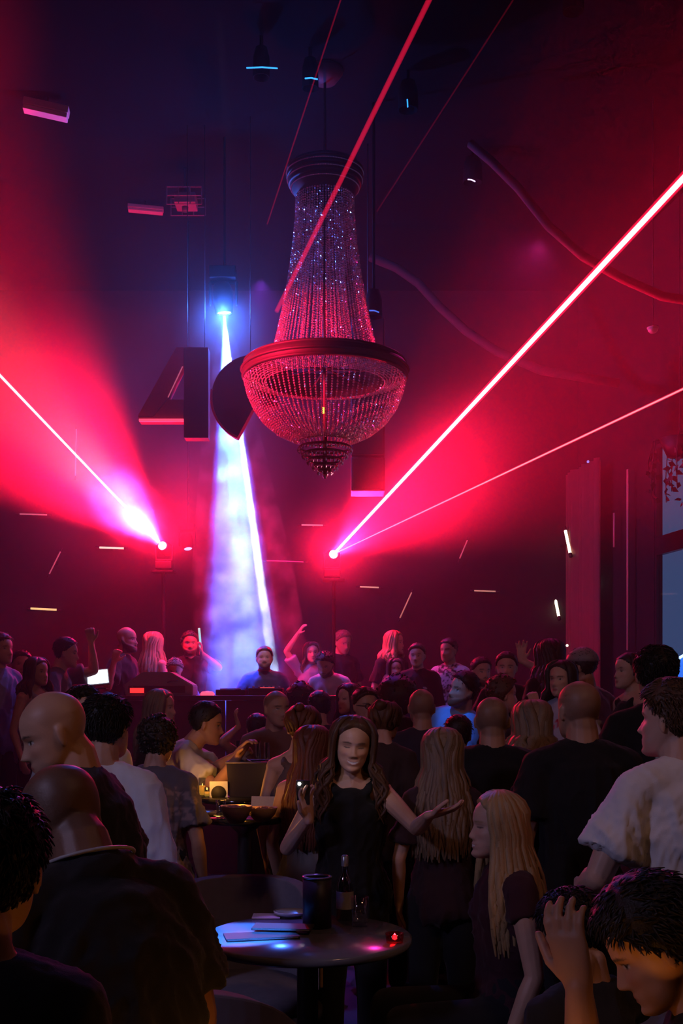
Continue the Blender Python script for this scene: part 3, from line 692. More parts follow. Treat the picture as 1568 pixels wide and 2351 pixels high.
def speaker_column(px0, px1, y0, y1, d, n, label):
    root = thing('line_array_speaker', label, 'speaker', at((px0+px1)/2, y1, d)); o0 = np.array(root.location); a = np.array(at(px0, y1, d))-o0; b_ = np.array(at(px1, y0, d))-o0; hh = (b_[2]-a[2])/n
    for i in range(n):
        t = part('speaker_box', box_me('speaker_box', (a[0], 0, a[2]+i*hh+.004), (b_[0], .34, a[2]+(i+1)*hh-.004), sign_m, .012), root)
        part('grille', box_me('grille', (a[0]+.02, -.012, a[2]+i*hh+.02), (b_[0]-.02, -.001, a[2]+(i+1)*hh-.02), flat((.05, .03, .035), .35, .3), .003), t)
    part('flying_cable', tube_me('flying_cable', [(0, .15, b_[2]), (0, .15, CEIL-o0[2])], .006, black_m, 6), root)
speaker_column(806, 884, 728, 1128, 11.2, 5, 'tall dark hanging speaker column to the right of the chandelier')
matt_m = flat((.005, .005, .006), .9, 0., 'matt_black', .1)
# ------------------------------------------------------------------ stage lamps (moving heads)
def moving_head(p, aim, label, lens, up=True, scale=1.):
    p = Vector(p); d = (Vector(aim)-p).normalized(); root = thing('moving_head_light', label, 'stage light', p, 0, 'stage lamps'); s = scale
    body = lathe_me('lamp_head', [(0, -.20*s), (.075*s, -.19*s), (.1*s, -.12*s), (.1*s, .0), (.085*s, .09*s), (.082*s, .10*s), (.07*s, .10*s), (.07*s, .085*s), (0, .085*s)], matt_m, 24)
    h = part('lamp_head', body, root); h.rotation_euler = d.to_track_quat('Z', 'Y').to_euler(); h.location = -d*.11*s
    le = part('lens', lathe_me('lens', [(0, .089*s), (.066*s, .088*s), (.066*s, .091*s), (0, .095*s)], lens, 24), h)
    z = 1 if up else -1
    yk = Soup()
    for q in (-1, 1): loft(yk, [(q*.13*s, 0, -.02*z), (q*.13*s, 0, .20*z*s)], [(.014*s, .03*s)]*2, 8)
    loft(yk, [(-.13*s, 0, .20*z*s), (.13*s, 0, .20*z*s)], [.02*s]*2, 8); y_ = part('yoke', mesh_of('yoke', yk.verts(), yk.f, matt_m), root); y_.location = -d*.11*s
    bs = part('base', box_me('base', (-.13*s, -.1*s, .22*s if up else -.34*s), (.13*s, .1*s, .34*s if up else -.22*s), matt_m, .01), root); bs.location = -d*.11*s
    return root
ml = moving_head(S1, L1, 'red laser lamp on the back stand left of the white beam', emit((1, .3, .35), 12), False, .7); mr_ = moving_head(S2, R1, 'red laser lamp on the back stand below the chandelier tip', emit((1, .3, .35), 12), False, .7)
mb = moving_head(B0, at(590, 1590, 11.5), 'blue white spotlight above the disc sign', emit((.5, .75, 1), 14), True)
mv = moving_head(at(432, 1262, 13.2), at(465, 1500, 12.8), 'small violet lamp right of the left laser', emit((.3, .4, 1), 2), True, .7)
for root, px in ((ml, 372), (mr_, 766)):                            # stands on the stage
    p = root.location; st = thing('lamp_stand', 'tall thin black stand carrying the %s red laser lamp' % ('left' if px < 500 else 'right'), 'stand', (p.x, p.y+.1, .5))
    top = p.z-.5-.29
    part('pole', tube_me('pole', [(0, 0, .05), (0, 0, top)], .02, matt_m), st); part('base_plate', lathe_me('base_plate', [(0, 0), (.15, 0), (.15, .02), (.06, .05), (0, .05)], matt_m, 28), st)
    part('top_plate', box_me('top_plate', (-.12, -.12, top-.0), (.12, .12, top+.02), matt_m), st)
# truss holding the two blue lamps
for lamp, lab in ((mb, 'short black ceiling pipe holding the blue white spotlight'), (mv, 'short black ceiling pipe holding the small violet lamp')):
    p = lamp.location; single('ceiling_pipe', tube_me('ceiling_pipe', [(0, 0, p.z+.36 if lamp is mb else p.z+.27), (0, 0, CEIL-.001)], .012, matt_m), lab, 'pipe', (p.x, p.y+.02, 0))
# ------------------------------------------------------------------ laser beams
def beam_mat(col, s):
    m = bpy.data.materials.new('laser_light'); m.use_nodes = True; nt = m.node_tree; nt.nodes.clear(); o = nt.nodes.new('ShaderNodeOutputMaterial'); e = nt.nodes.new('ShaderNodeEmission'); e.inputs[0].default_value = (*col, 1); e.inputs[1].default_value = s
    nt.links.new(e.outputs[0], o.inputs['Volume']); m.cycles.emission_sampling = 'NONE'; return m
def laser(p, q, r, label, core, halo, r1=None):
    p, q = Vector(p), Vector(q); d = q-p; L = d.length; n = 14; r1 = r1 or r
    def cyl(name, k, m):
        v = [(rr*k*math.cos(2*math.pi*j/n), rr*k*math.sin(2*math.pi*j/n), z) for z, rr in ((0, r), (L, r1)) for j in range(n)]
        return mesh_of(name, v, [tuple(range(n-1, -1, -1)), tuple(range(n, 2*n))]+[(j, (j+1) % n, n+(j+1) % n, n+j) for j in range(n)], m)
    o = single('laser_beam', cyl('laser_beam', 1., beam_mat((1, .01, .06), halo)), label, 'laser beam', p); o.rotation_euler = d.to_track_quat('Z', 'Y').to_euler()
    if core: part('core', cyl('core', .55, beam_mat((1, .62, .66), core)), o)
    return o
ext = lambda a, b, k: Vector(a)+(Vector(b)-Vector(a))*k
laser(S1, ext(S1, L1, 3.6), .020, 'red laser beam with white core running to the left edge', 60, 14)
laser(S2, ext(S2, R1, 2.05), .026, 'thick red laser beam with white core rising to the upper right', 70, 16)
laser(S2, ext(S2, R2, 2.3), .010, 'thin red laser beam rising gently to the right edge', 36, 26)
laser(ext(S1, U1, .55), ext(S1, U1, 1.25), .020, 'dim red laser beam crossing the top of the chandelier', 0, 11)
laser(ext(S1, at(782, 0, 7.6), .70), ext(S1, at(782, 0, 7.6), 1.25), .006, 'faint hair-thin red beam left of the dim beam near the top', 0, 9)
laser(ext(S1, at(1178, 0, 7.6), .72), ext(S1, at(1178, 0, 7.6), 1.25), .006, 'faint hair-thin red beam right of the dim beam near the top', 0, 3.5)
# ------------------------------------------------------------------ LED tubes on the walls
def led_tube(a, b, col, s, r, label):
    a, b = Vector(a), Vector(b); mid = (a+b)/2; root = thing('led_tube', label, 'tube light', mid, 0, 'slim tube lights on the walls'); d = (b-a)
    part('glowing_tube', tube_me('glowing_tube', [a-mid, b-mid], r, emit(col, s*.6 if s < 4 else s), 8), root)
    for e, k in ((a-mid, -1), (b-mid, 1)): part('end_cap', tube_me('end_cap', [e, e+d.normalized()*.05*k], r*1.3, black_m, 8), root)
    m = part('mounting_clip', box_me('mounting_clip', (-.015, 0, -.015), (.015, max(.02, YB-mid.y) if mid.y > 15 else .1, .015), black_m), root)
    return root
W = (1, .75, .5); P = (1, .25, .4); yb = YB-.12
tubes = [((45, 1180), (109, 1182), P, .5, .011, 'faint pink horizontal tube light at the far left'), ((228, 1257), (285, 1259), (1, .6, .5), 2.2, .014, 'bright horizontal tube light left of the left laser lamp'),
 ((70, 1397), (131, 1400), (1, .62, .25), 1.6, .014, 'warm horizontal tube light above the raised fist'), ((113, 1318), (139, 1266), P, .35, .009, 'faint slanting tube light above the warm horizontal one'),
 ((175, 985), (173, 1093), P, .5, .008, 'thin vertical tube light crossing the left laser beam'), ((692, 1205), (742, 1206), P, 1., .010, 'short pink tube light below the chandelier tip'),
 ((612, 1287), (697, 1290), (1, .05, .35), .7, .009, 'thin magenta tube light just right of the white beam'), ((826, 1347), (870, 1349), (1, .5, .4), .8, .010, 'short horizontal tube light right of the right laser lamp'),
 ((918, 1419), (945, 1360), (1, .45, .35), .45, .009, 'slanting tube light above the blonde woman on stage'), ((1055, 1283), (1073, 1240), P, .3, .009, 'faint slanting tube light under the thin laser beam'),
 ((1088, 1356), (1138, 1358), (1, .55, .4), .55, .010, 'horizontal tube light between slanting tubes on the right')]
for a, b_, c, s_, r, lab in tubes:
    dd = yb
    led_tube(at(*a, dd), at(*b_, dd), c, s_, r, lab)
def rw_at(px, py, off=.12):
    k = (px-CX)/F; y = (3.66+.17*13-off)/(k+.17); return at(px, py, y)
led_tube(rw_at(1298, 1218, .3), rw_at(1309, 1271, .3), W, 5, .020, 'bright white slanting tube light high on the right wall')
led_tube(rw_at(1272, 1362, .3), rw_at(1283, 1416, .3), W, 5, .020, 'bright white slanting tube light low on the right wall')
led_tube(rw_at(1332, 1345), rw_at(1352, 1341), W, 1.2, .010, 'short warm tube light beside the round white lamp')
def globe(p, r, col, s, label):
    root = thing('wall_lamp', label, 'lamp', p); S = Soup(); ball(S, (0, 0, 0), r, 12); part('globe', mesh_of('globe', S.verts(), S.f, emit(col, s)), root)
    part('bracket', tube_me('bracket', [(0, 0, 0), (.05, .1, 0)], r*.3, black_m, 6), root)
globe(rw_at(1355, 1338), .022, (.8, 1, 1), 6, 'small round white lamp on the right wall'); globe(rw_at(1261, 1164, .3), .016, W, 4, 'tiny warm lamp above the bright slanting tubes'); globe(rw_at(1302, 1482, .3), .018, W, 3, 'tiny warm lamp just above the capped man')
globe(rw_at(1350, 1060), .018, (.25, .3, 1), .8, 'tiny blue lamp beside the window head')
# pipes and curtain on the right wall
for px, y0, y1, lab in ((1441, 1078, 1492, 'long pale vertical pipe left of the window'), (1410, 1178, 1256, 'short pale vertical pipe left of the long one')):
    a, b_ = rw_at(px, y0), rw_at(px, y1); b_ = Vector((a.x, a.y, b_.z)); single('wall_pipe', tube_me('wall_pipe', [(0, 0, 0), (0, 0, a.z-b_.z)], .016, flat((.45, .36, .3), .4)), lab, 'pipe', b_)
S = Soup(); cv_ = []
n = 60
for i in range(n+1):
    t = i/n; y = 15.35-1.15*t; x = rwx(y)-.22+.045*math.sin(t*38)+.02*math.sin(t*17); cv_.append((x, y))
v = [(x, y, z) for z in (.51, 4.6) for x, y in cv_]+[(x+.012, y, z) for z in (.51, 4.6) for x, y in cv_]; N = n+1; f = []
for i in range(n): f += [(i, i+1, N+i+1, N+i), (2*N+i+1, 2*N+i, 3*N+i, 3*N+i+1), (i, 2*N+i, 2*N+i+1, i+1), (N+i, N+i+1, 3*N+i+1, 3*N+i)]
single('curtain', mesh_of('curtain', v, f, flat((.16, .09, .07), .9)), 'brown pleated curtain in the far right corner', 'curtain')
# ------------------------------------------------------------------ ceiling fittings
def cat_at(px, py, z): y = (z-H)*F/(HY-py); return at(px, py, y)
white_m = flat((.55, .5, .5), .5)
def ceil_box(px0, px1, py, w, h_, dp, tilt, label, name='emergency_light'):
    p = cat_at((px0+px1)/2, py, CEIL-h_*.5-.06); wm = (px1-px0)/F*p.y; root = thing(name, label, 'light fitting', p, 0, 'box lights on the ceiling'); root.rotation_euler = (0, math.radians(tilt), math.radians(8))
    part('housing', box_me('housing', (-wm/2, -dp/2, -h_*.1), (wm/2, dp/2, h_/2), white_m, .008), root); part('diffuser', box_me('diffuser', (-wm/2+.006, -dp/2+.006, -h_/2), (wm/2-.006, dp/2-.006, -h_*.1-.001), flat((.75, .72, .72), .4), .006), root)
    part('fixing_rod', tube_me('fixing_rod', [(0, 0, h_/2), (0, 0, h_/2+.12)], .01, black_m, 6), root)
ceil_box(55, 157, 252, .1, .11, .12, 9, 'white box light fixed to the ceiling at upper left'); ceil_box(294, 375, 481, .1, .07, .1, 2, 'smaller white box light on the ceiling nearer the stage')
pr = thing('ceiling_projector', 'pale boxy projector in a wire cage under the ceiling', 'projector', cat_at(425, 462, CEIL-.35)); 
part('body', box_me('body', (-.1, -.12, -.06), (.12, .12, .05), flat((.3, .26, .3), .5), .01), pr); part('lens', lathe_me('lens', [(0, -.11), (.03, -.11), (.035, -.06), (0, -.06)], steel_m, 16), pr)
S = Soup()
for x in (-.17, -.05, .07, .19):
    loft(S, [(x, -.14, -.09), (x, -.14, .09)], [.006]*2, 5); loft(S, [(x, .14, -.09), (x, .14, .09)], [.006]*2, 5)
for z in (-.09, 0, .09):
    for y in (-.14, .14): loft(S, [(-.17, y, z), (.19, y, z)], [.006]*2, 5)
part('cage', mesh_of('cage', S.verts(), S.f, flat((.35, .28, .3), .5)), pr); part('hanger', tube_me('hanger', [(0, 0, .05), (0, 0, .35)], .012, black_m, 6), pr)
def ceil_lamp(px, py, w, label, strip=None, z=CEIL-.3):
    p = cat_at(px, py, z); root = thing('ceiling_spotlight', label, 'spotlight', p, 0, 'spotlights under the ceiling')
    part('can', lathe_me('can', [(0, .2), (.06*w, .2), (.085*w, .12), (.09*w, -.05), (.08*w, -.05), (.075*w, .0), (0, .0)], matt_m, 24), root)
    part('bracket', tube_me('bracket', [(0, 0, .2), (0, 0, CEIL-z-.001)], .015, matt_m, 8), root)
    if strip:
        a, b_, col, s_ = strip; a, b_ = at(*a, p.y-.1)-p, at(*b_, p.y-.1)-p
        part('lit_edge', tube_me('lit_edge', [a, (a+b_)/2+Vector((0, 0, .008)), b_], .006, emit(col, s_), 6), root)
ceil_lamp(600, 165, .8, 'ceiling spotlight with a long cyan lit edge', ((566, 156), (637, 157), (.03, .35, 1), 1.6)); ceil_lamp(712, 190, .8, 'ceiling spotlight with a short cyan lit edge', ((700, 180), (729, 182), (.03, .35, 1), 1.6))
ceil_lamp(937, 240, 1., 'ceiling spotlight with a small vertical blue edge right of the dim beam', ((935, 228), (936, 246), (.03, .35, 1), 1.4)); ceil_lamp(1085, 408, 1.1, 'round ceiling spotlight with a pale violet rim', ((1074, 412), (1091, 417), (.8, .6, 1), 2.))
ceil_lamp(858, 716, .9, 'small spotlight behind the column of the chandelier', ((848, 713), (870, 717), (.06, .2, 1), .8), 5.2)
ceil_lamp(1316, 12, .9, 'pale lamp at the top edge on the right', None)
sm = cat_at(1499, 757, 5.0)
sd = thing('smoke_detector', 'small white round detector on the upper right', 'detector', (sm.x, sm.y, sm.z)); part('dome', lathe_me('dome', [(0, -.03), (.03, -.027), (.045, -.01), (.05, .012), (0, .012)], white_m, 24), sd); part('base', lathe_me('base', [(0, .0125), (.055, .0125), (.055, .022), (0, .022)], white_m, 24), sd); part('conduit', tube_me('conduit', [(0, 0, .022), (0, 0, CEIL-sm.z-.001)], .006, black_m, 6), sd)
# long soft ducts curving down on the right
def duct(pts, label, r):
    P = [at(*p) for p in pts]; single('ceiling_duct', tube_me('ceiling_duct', P, r, flat((.03, .022, .026), .9), 14), label, 'duct')
duct([(1080, 330, 10.4), (1130, 372, 10.3), (1190, 432, 10.2), (1260, 520, 10.1), (1340, 590, 10.), (1430, 640, 9.9), (1520, 680, 9.8), (1640, 700, 9.7)], 'long curved dark duct sweeping down on the right', .04)
duct([(850, 590, 13.2), (910, 615, 13.2), (960, 650, 13.2), (1010, 705, 13.1), (1070, 760, 13.), (1140, 806, 12.9), (1240, 850, 12.8), (1420, 880, 12.7)], 'second curved dark duct lower down behind the chandelier', .05)
# hanging greenery at the top right of the window
gp = at(1560, 1030, 11.4); root = thing('hanging_plant', 'dark trailing plant hanging in front of the window top', 'plant', gp)
part('basket', lathe_me('basket', [(0, -.1), (.12, -.08), (.2, .1), (.18, .1), (0, .08)], black_m, 18), root); rs = np.random.RandomState(4)
leaf = mesh_of('leaf', [(0, 0, 0), (.03, .005, -.03), (0, .012, -.09), (-.03, .005, -.03)], [(0, 1, 2, 3)], flat((.05, .045, .035), .7))
for i in range(14):
    a = rs.rand()*6.28; L = .25+.35*rs.rand(); st = [Vector((.15*math.cos(a), .15*math.sin(a), .1)), Vector((.26*math.cos(a), .26*math.sin(a), .08)), Vector((.31*math.cos(a), .31*math.sin(a), -L*.5)), Vector((.30*math.cos(a), .30*math.sin(a), -L))]
    stm = part('stem', tube_me('stem', st, .005, leaf.materials[0], 5), root)
    for k in range(9): o = part('leaf', leaf, stm); t = .2+.09*k; o.location = st[1].lerp(st[3], t)+Vector((rs.normal()*.02, rs.normal()*.02, 0)); o.rotation_euler = (rs.normal()*.7, rs.normal()*.7, rs.rand()*6.28)
part('hanger', tube_me('hanger', [(0, 0, .08), (0, 0, CEIL-gp.z-.001)], .006, black_m, 6), root)
# outside: a lit canopy seen through the window
oc = thing('lit_canopy', 'blue and white lit zigzag canopy outside the window', 'canopy', (7.6, 24.0, 0))
def out(px, py): return at(px, py, 24.0)-Vector(oc.location)
P = [(1490, 1530), (1506, 1500), (1530, 1508), (1548, 1517), (1570, 1503), (1590, 1518), (1620, 1500), (1650, 1530)]
top = [(out(*p).x, out(*p).z) for p in P]; bot = [(out(1650, 1556).x, out(1650, 1556).z), (out(1490, 1556).x, out(1490, 1556).z)]
part('blue_fabric', prism_me('blue_fabric', top+bot, 0, .2, emit((.05, .25, 1), 1.)), oc); part('white_edge', tube_me('white_edge', [(x, -.06, z) for x, z in top], .035, emit((.7, .85, 1), 2.5), 8), oc)
for px in (1500, 1640): part('post', tube_me('post', [out(px, 1556), Vector((out(px, 1556).x, 0, 0))], .05, black_m), oc)

# ------------------------------------------------------------------ smoke drifting in the beams, and banks added to shape the glow
def smoke(name, P, rad, dens, noise, label):
    S = Soup(); loft(S, [Vector(q) for q in P], rad, 18, (1, 0, 0), cap=.6)
    o = single(name, mesh_of(name, S.verts(), S.f, vol_mat(name, dens, .2, noise)), label, 'smoke', kind='stuff'); return o
smoke('beam_smoke', [at(519, 760, 11.22), at(530, 1000, 11.35), at(556, 1300, 11.5), at(584, 1575, 11.62)], [.08, .30, .52, .62], .30, (3.6, .46, .62), 'cloudy smoke drifting down the white and blue beam')
def puff(name, c, axis, scale, dens, label, soft=.15, cloudy=True):
    S = Soup(); ball(S, (0, 0, 0), 1., 20); m = bpy.data.materials.new(name); m.use_nodes = True; nt = m.node_tree; nt.nodes.clear(); N = nt.nodes.new; K = nt.links.new
    o = N('ShaderNodeOutputMaterial'); v = N('ShaderNodeVolumeScatter'); v.inputs['Anisotropy'].default_value = .2; K(v.outputs[0], o.inputs['Volume']); tc = N('ShaderNodeTexCoord')
    ln = N('ShaderNodeVectorMath'); ln.operation = 'LENGTH'; K(tc.outputs['Object'], ln.inputs[0]); mr = N('ShaderNodeMapRange'); mr.interpolation_type = 'SMOOTHSTEP'; mr.inputs[1].default_value = soft; mr.inputs[2].default_value = .98; mr.inputs[3].default_value = 1; mr.inputs[4].default_value = 0; K(ln.outputs['Value'], mr.inputs[0])
    n = N('ShaderNodeTexNoise'); n.inputs['Scale'].default_value = 1.9; n.inputs['Detail'].default_value = 5; K(tc.outputs['Object'], n.inputs['Vector']); m2 = N('ShaderNodeMapRange'); m2.inputs[1].default_value = .36; m2.inputs[2].default_value = .7; m2.inputs[3].default_value = 0; m2.inputs[4].default_value = dens; K(n.outputs[0], m2.inputs[0])
    if not cloudy: m2.inputs[1].default_value = -.6; m2.inputs[2].default_value = 1.2
    mu = N('ShaderNodeMath'); mu.operation = 'MULTIPLY'; K(mr.outputs[0], mu.inputs[0]); K(m2.outputs[0], mu.inputs[1]); K(mu.outputs[0], v.inputs['Density'])
    ob = single(name, mesh_of(name, S.verts(), S.f, m), label, 'smoke', c, kind='stuff'); ob.rotation_euler = Vector(axis).to_track_quat('Z', 'Y').to_euler(); ob.scale = scale; return ob
puff('laser_smoke', at(300, 1172, 12.2), L1-S1, (.45, .45, 1.0), 2.4, 'puff of smoke lit white by the left laser')
puff('glow_smoke', at(200, 1070, 11.8), L1-S1, (1.5, 1.5, 2.3), .16, 'soft added smoke bank glowing red around the left laser', 0, False)  # extra banks put in so the glow stays close to its sources
puff('glow_smoke', at(960, 1120, 11.6), R1-S2, (1.25, 1.25, 2.2), .13, 'soft added smoke bank glowing red around the right lasers', 0, False)
puff('glow_smoke', at(545, 1130, 11.4), (0, 0, 1), (.75, .75, 2.5), .18, 'soft added smoke bank glowing blue around the white beam', 0, False)
puff('glow_smoke', at(440, 1140, 12.2), (0, 0, 1), (.65, .65, 1.0), .34, 'small added bank of magenta lit smoke between left laser and beam', 0, False)
puff('glow_smoke', at(516, 760, 11.2), (0, 0, 1), (.55, .55, .6), .22, 'small added bank of blue lit smoke around the high spotlight', 0, False)
puff('glow_smoke', at(766, 1262, 12.2), (0, 0, 1), (.75, .75, .8), .22, 'small added bank of smoke glowing around the right laser lamp', 0, False)
# ------------------------------------------------------------------ DJ desk and what stands on it
DY = 10.55; DT = H+(HY-1597)/F*DY             # desk front and desk top
dk = thing('dj_desk', 'long black DJ desk at the front of the stage', 'desk', (-1.0, DY, .5)); x0, x1 = -2.1-(-1.0), .45-(-1.0)
part('desk_top', box_me('desk_top', (x0-.03, -.03, DT-.5-.045), (x1+.03, .62, DT-.5), flat((.03, .028, .035), .35), .006), dk)
n = 5
for i in range(n): part('front_panel', box_me('front_panel', (x0+(x1-x0)*i/n+.004, 0, .0), (x0+(x1-x0)*(i+1)/n-.004, .03, DT-.5-.046), flat((.03, .022, .03), .5), .004), dk)
for x in (x0, x1-.03): part('side_panel', box_me('side_panel', (x, .031, 0), (x+.03, .6, DT-.5-.046), black_m), dk)
# wedge monitor
wy = 10.62; wd_ = thing('wedge_monitor', 'angled floor monitor speaker with blue top and red lit side', 'speaker', at(365, 1597, wy)); wd_.location.z = DT+.001; k = wy/F
prof = [(-78*k, 0), (78*k, 0), (78*k, 24*k), (26*k, 54*k), (-38*k, 54*k), (-82*k, 24*k)]
part('cabinet', prism_me('cabinet', prof, 0, .34, flat((.28, .27, .33), .6), .008), wd_)
part('grille', box_me('grille', (-70*k, -.008, 6*k), (60*k, -.001, 22*k), flat((.05, .03, .03), .5)), wd_); part('red_indicator', box_me('red_indicator', (-66*k, -.014, 6*k), (-34*k, -.009, 17*k), emit((1, .02, .02), 2.2)), wd_)
part('handle', tube_me('handle', [(20*k, -.01, 30*k), (30*k, -.03, 34*k), (44*k, -.01, 34*k)], .006, black_m, 6), wd_)
pk = thing('round_desk_lamp', 'small glowing pink dome lamp on the desk edge', 'lamp', at(476, 1597, 10.6)); pk.location.z = DT+.001
part('dome', lathe_me('dome', [(0, 0), (.065, 0), (.068, .015), (.05, .036), (0, .042)], emit((1, .08, .16), 1.6), 20), pk)
mx = thing('dj_mixer', 'low black DJ mixer between decks before the DJ', 'mixer', (at(610, 1597, 10.75).x, 10.7, DT+.001))
part('chassis', box_me('chassis', (-.16, 0, 0), (.16, .36, .07), black_m, .006), mx)
for i in range(6): part('knob', lathe_me('knob', [(0, .071), (.012, .071), (.010, .09), (0, .09)], flat((.3, .3, .32), .4), 10), mx).location = (-.12+.048*i, .1+.1*(i % 2), 0)
part('lit_display', box_me('lit_display', (-.05, .02, .0715), (.08, .06, .075), emit((1, .06, .06), 3)), mx)
for px, lab in ((530, 'left'), (690, 'right')):
    t = thing('turntable_deck', 'flat black player deck %s of the DJ mixer' % lab, 'deck', (at(px, 1597, 10.8).x, 10.75, DT+.001)); part('chassis', box_me('chassis', (-.14, 0, 0), (.14, .3, .055), black_m, .006), t); part('platter', lathe_me('platter', [(0, .056), (.1, .056), (.1, .066), (0, .068)], steel_m, 28), t)
lp = thing('laptop', 'open laptop with glowing white screen on the left of the desk', 'laptop', at(226, 1570, 9.9)); sc0 = at(226, 1553, 9.9); lp.rotation_euler = (0, math.radians(-6), math.radians(12)); 
part('screen', box_me('screen', (-.088, .0, .004), (.088, .004, .118), emit((.75, .9, 1), 4), 0), lp); part('lid', box_me('lid', (-.098, .0045, -.004), (.098, .012, .127), flat((.3, .3, .32), .4), .003), lp); part('keyboard_base', box_me('keyboard_base', (-.098, -.16, -.016), (.098, .012, -.004), flat((.3, .3, .32), .4), .003), lp)
ls = thing('laptop_stand', 'thin black stand under the glowing laptop', 'stand', (lp.location.x, lp.location.y-.05, .35)); hz = lp.location.z-.35-.036
part('pole', tube_me('pole', [(0, 0, .02), (0, 0, hz-.01)], .015, black_m), ls); part('base_plate', lathe_me('base_plate', [(0, 0), (.18, 0), (.18, .015), (0, .02)], black_m, 20), ls); part('tray', box_me('tray', (-.1, -.12, hz-.01), (.1, .06, hz), black_m), ls)
# ------------------------------------------------------------------ tables
def round_table(p, r, z, label, m, foot=.28, wall=.03):
    root = thing('round_table', label, 'table', (p[0], p[1], 0)); part('table_top', lathe_me('table_top', [(0, z-wall), (r-.01, z-wall), (r, z-wall*.7), (r, z-.006), (r-.008, z), (0, z)], m, 56), root)
    part('column', lathe_me('column', [(0, .03), (.05, .03), (.035, .08), (.035, z-.08), (.09, z-wall-.001), (0, z-wall-.001)], steel_m, 20), root); part('foot', lathe_me('foot', [(0, 0), (foot, 0), (foot, .012), (.06, .03), (0, .03)], steel_m, 36), root); return root
gloss_m = flat((.02, .02, .025), .09, 0., 'gloss_table', .8)
top_m = flat((.16, .16, .19), .16, 0., 'satin_table', .6)
TZ = .85; T1 = np.array(at(706, 2146, F*(H-TZ)/(2146-HY))); round_table(T1, .345, TZ, 'near round glossy table with a blue lit top', top_m)
T2 = np.array(at(562, 1872, 5.25)); TZ2 = float(T2[2]); round_table(T2, .19, TZ2, 'tall round bar table holding two bowls', gloss_m, .22)
T3 = np.array(at(562, 1826, 6.15)); TZ3 = float(T3[2]); round_table(T3, .265, TZ3, 'tall round table carrying the black ice tub', gloss_m, .24)
def on(px, py, z): d = F*(H-z)/(py-HY); return at(px, py, d)
# near table: bucket, bottle, glass, menus, plate, napkin, tealight
def bottle(p, h, label, col, full):
    root = thing('bottle', label, 'bottle', p); r = h*.13
    part('glass_body', lathe_me('glass_body', [(0, 0), (r, 0), (r, h*.55), (r*.85, h*.64), (r*.38, h*.74), (r*.36, h*.95), (r*.42, h*.955), (r*.42, h), (r*.3, h), (0, h)], glass(col, .35, 'bottle_glass'), 24), root)
    part('label_band', lathe_me('label_band', [(r+.0012, h*.18), (r+.0012, h*.45)], flat((.35, .33, .3), .7), 24), root); part('cap_foil', lathe_me('cap_foil', [(r*.44, h*.84), (r*.46, h*.99), (r*.3, h*1.01), (0, h*1.01)], flat((.35, .38, .42), .3, .6), 18), root)
    part('wine', lathe_me('wine', [(0, .006), (r*.92, .006), (r*.92, h*full), (0, h*full)], glass((.55, .5, .3), .05, 'wine'), 20), root)
def tumbler(p, h, r, label, liquid=None, emitl=0.):
    root = thing('drinking_glass', label, 'glass', p, 0, 'glasses on the tables'); part('glass_wall', lathe_me('glass_wall', [(0, 0), (r*.85, 0), (r, h), (r*.93, h), (r*.8, .012), (0, .012)], glass((.92, .95, 1), .3), 20), root)
    if liquid: part('candlelight', lathe_me('candlelight', [(0, .013), (r*.78, .013), (r*.86, h*.6), (0, h*.6)], emit(liquid, emitl) if emitl else glass(liquid, .05), 18), root)  # the glowing filling is the candle light of the amber glasses
p = on(728, 2128, TZ); p.z = TZ+.001
bk = thing('wine_cooler', 'tall plain black cylinder cooler on the near table', 'cooler', p); r = 33/F*p.y; h_ = 112/F*p.y
part('shell', lathe_me('shell', [(0, 0), (r, 0), (r, h_), (r-.006, h_), (r-.006, .01), (0, .01)], flat((.012, .012, .014), .5), 32), bk); part('rim', lathe_me('rim', [(r-.007, h_+.0005), (r+.002, h_+.001), (r+.002, h_+.006), (r-.007, h_+.006), (r-.007, h_+.0005)], flat((.2, .2, .25), .3, .6), 32), bk)
p = on(792, 2112, TZ); p.z = TZ+.001; bottle(p, .225, 'clear wine bottle beside the black cooler', (.55, .62, .6), .5)
p = on(826, 2126, TZ); p.z = TZ+.001; tumbler(p, .10, .032, 'empty tumbler right of the wine bottle')
for i, (px, py, w, d_, rz, c, lab) in enumerate(((600, 2152, .24, .10, 12, (.035, .02, .018), 'dark brown menu folder lying on the near table'), (650, 2140, .2, .09, -6, (.03, .018, .016), 'second dark menu folder tucked behind the first'))):
    p = on(px, py, TZ); t = thing('menu_folder', lab, 'menu', (p.x, p.y, TZ+.001+.012*i), math.radians(rz)); part('cover', box_me('cover', (-w/2, -d_/2, 0), (w/2, d_/2, .008), flat(c, .6), .002), t); part('pages', box_me('pages', (-w/2+.004, -d_/2-.0015, .002), (w/2-.006, -d_/2+.004, .006), flat((.3, .25, .22), .8)), t)
p = on(612, 2106, TZ); tag(part('napkin', box_me('napkin', (-.05, -.04, 0), (.05, .04, .006), flat((.45, .33, .36), .9), .002)), 'folded pale napkin at the back of the near table', 'napkin').location = (p.x, p.y, TZ+.001)
def plate(p, r, label, col=(.5, .5, .55)):
    root = thing('plate', label, 'plate', p); part('dish', lathe_me('dish', [(0, 0), (r*.6, 0), (r, .014), (r*.99, .018), (r*.6, .006), (0, .006)], flat(col, .25), 32), root); part('rim_line', lathe_me('rim_line', [(r*.99, .0182), (r*1.01, .0188), (r*.97, .0195)], flat((.7, .7, .72), .3), 32), root)
p = on(668, 2104, TZ); plate((p.x, p.y, TZ+.001), .062, 'small pale plate behind the menus on the near table')
p = on(903, 2148, TZ); 
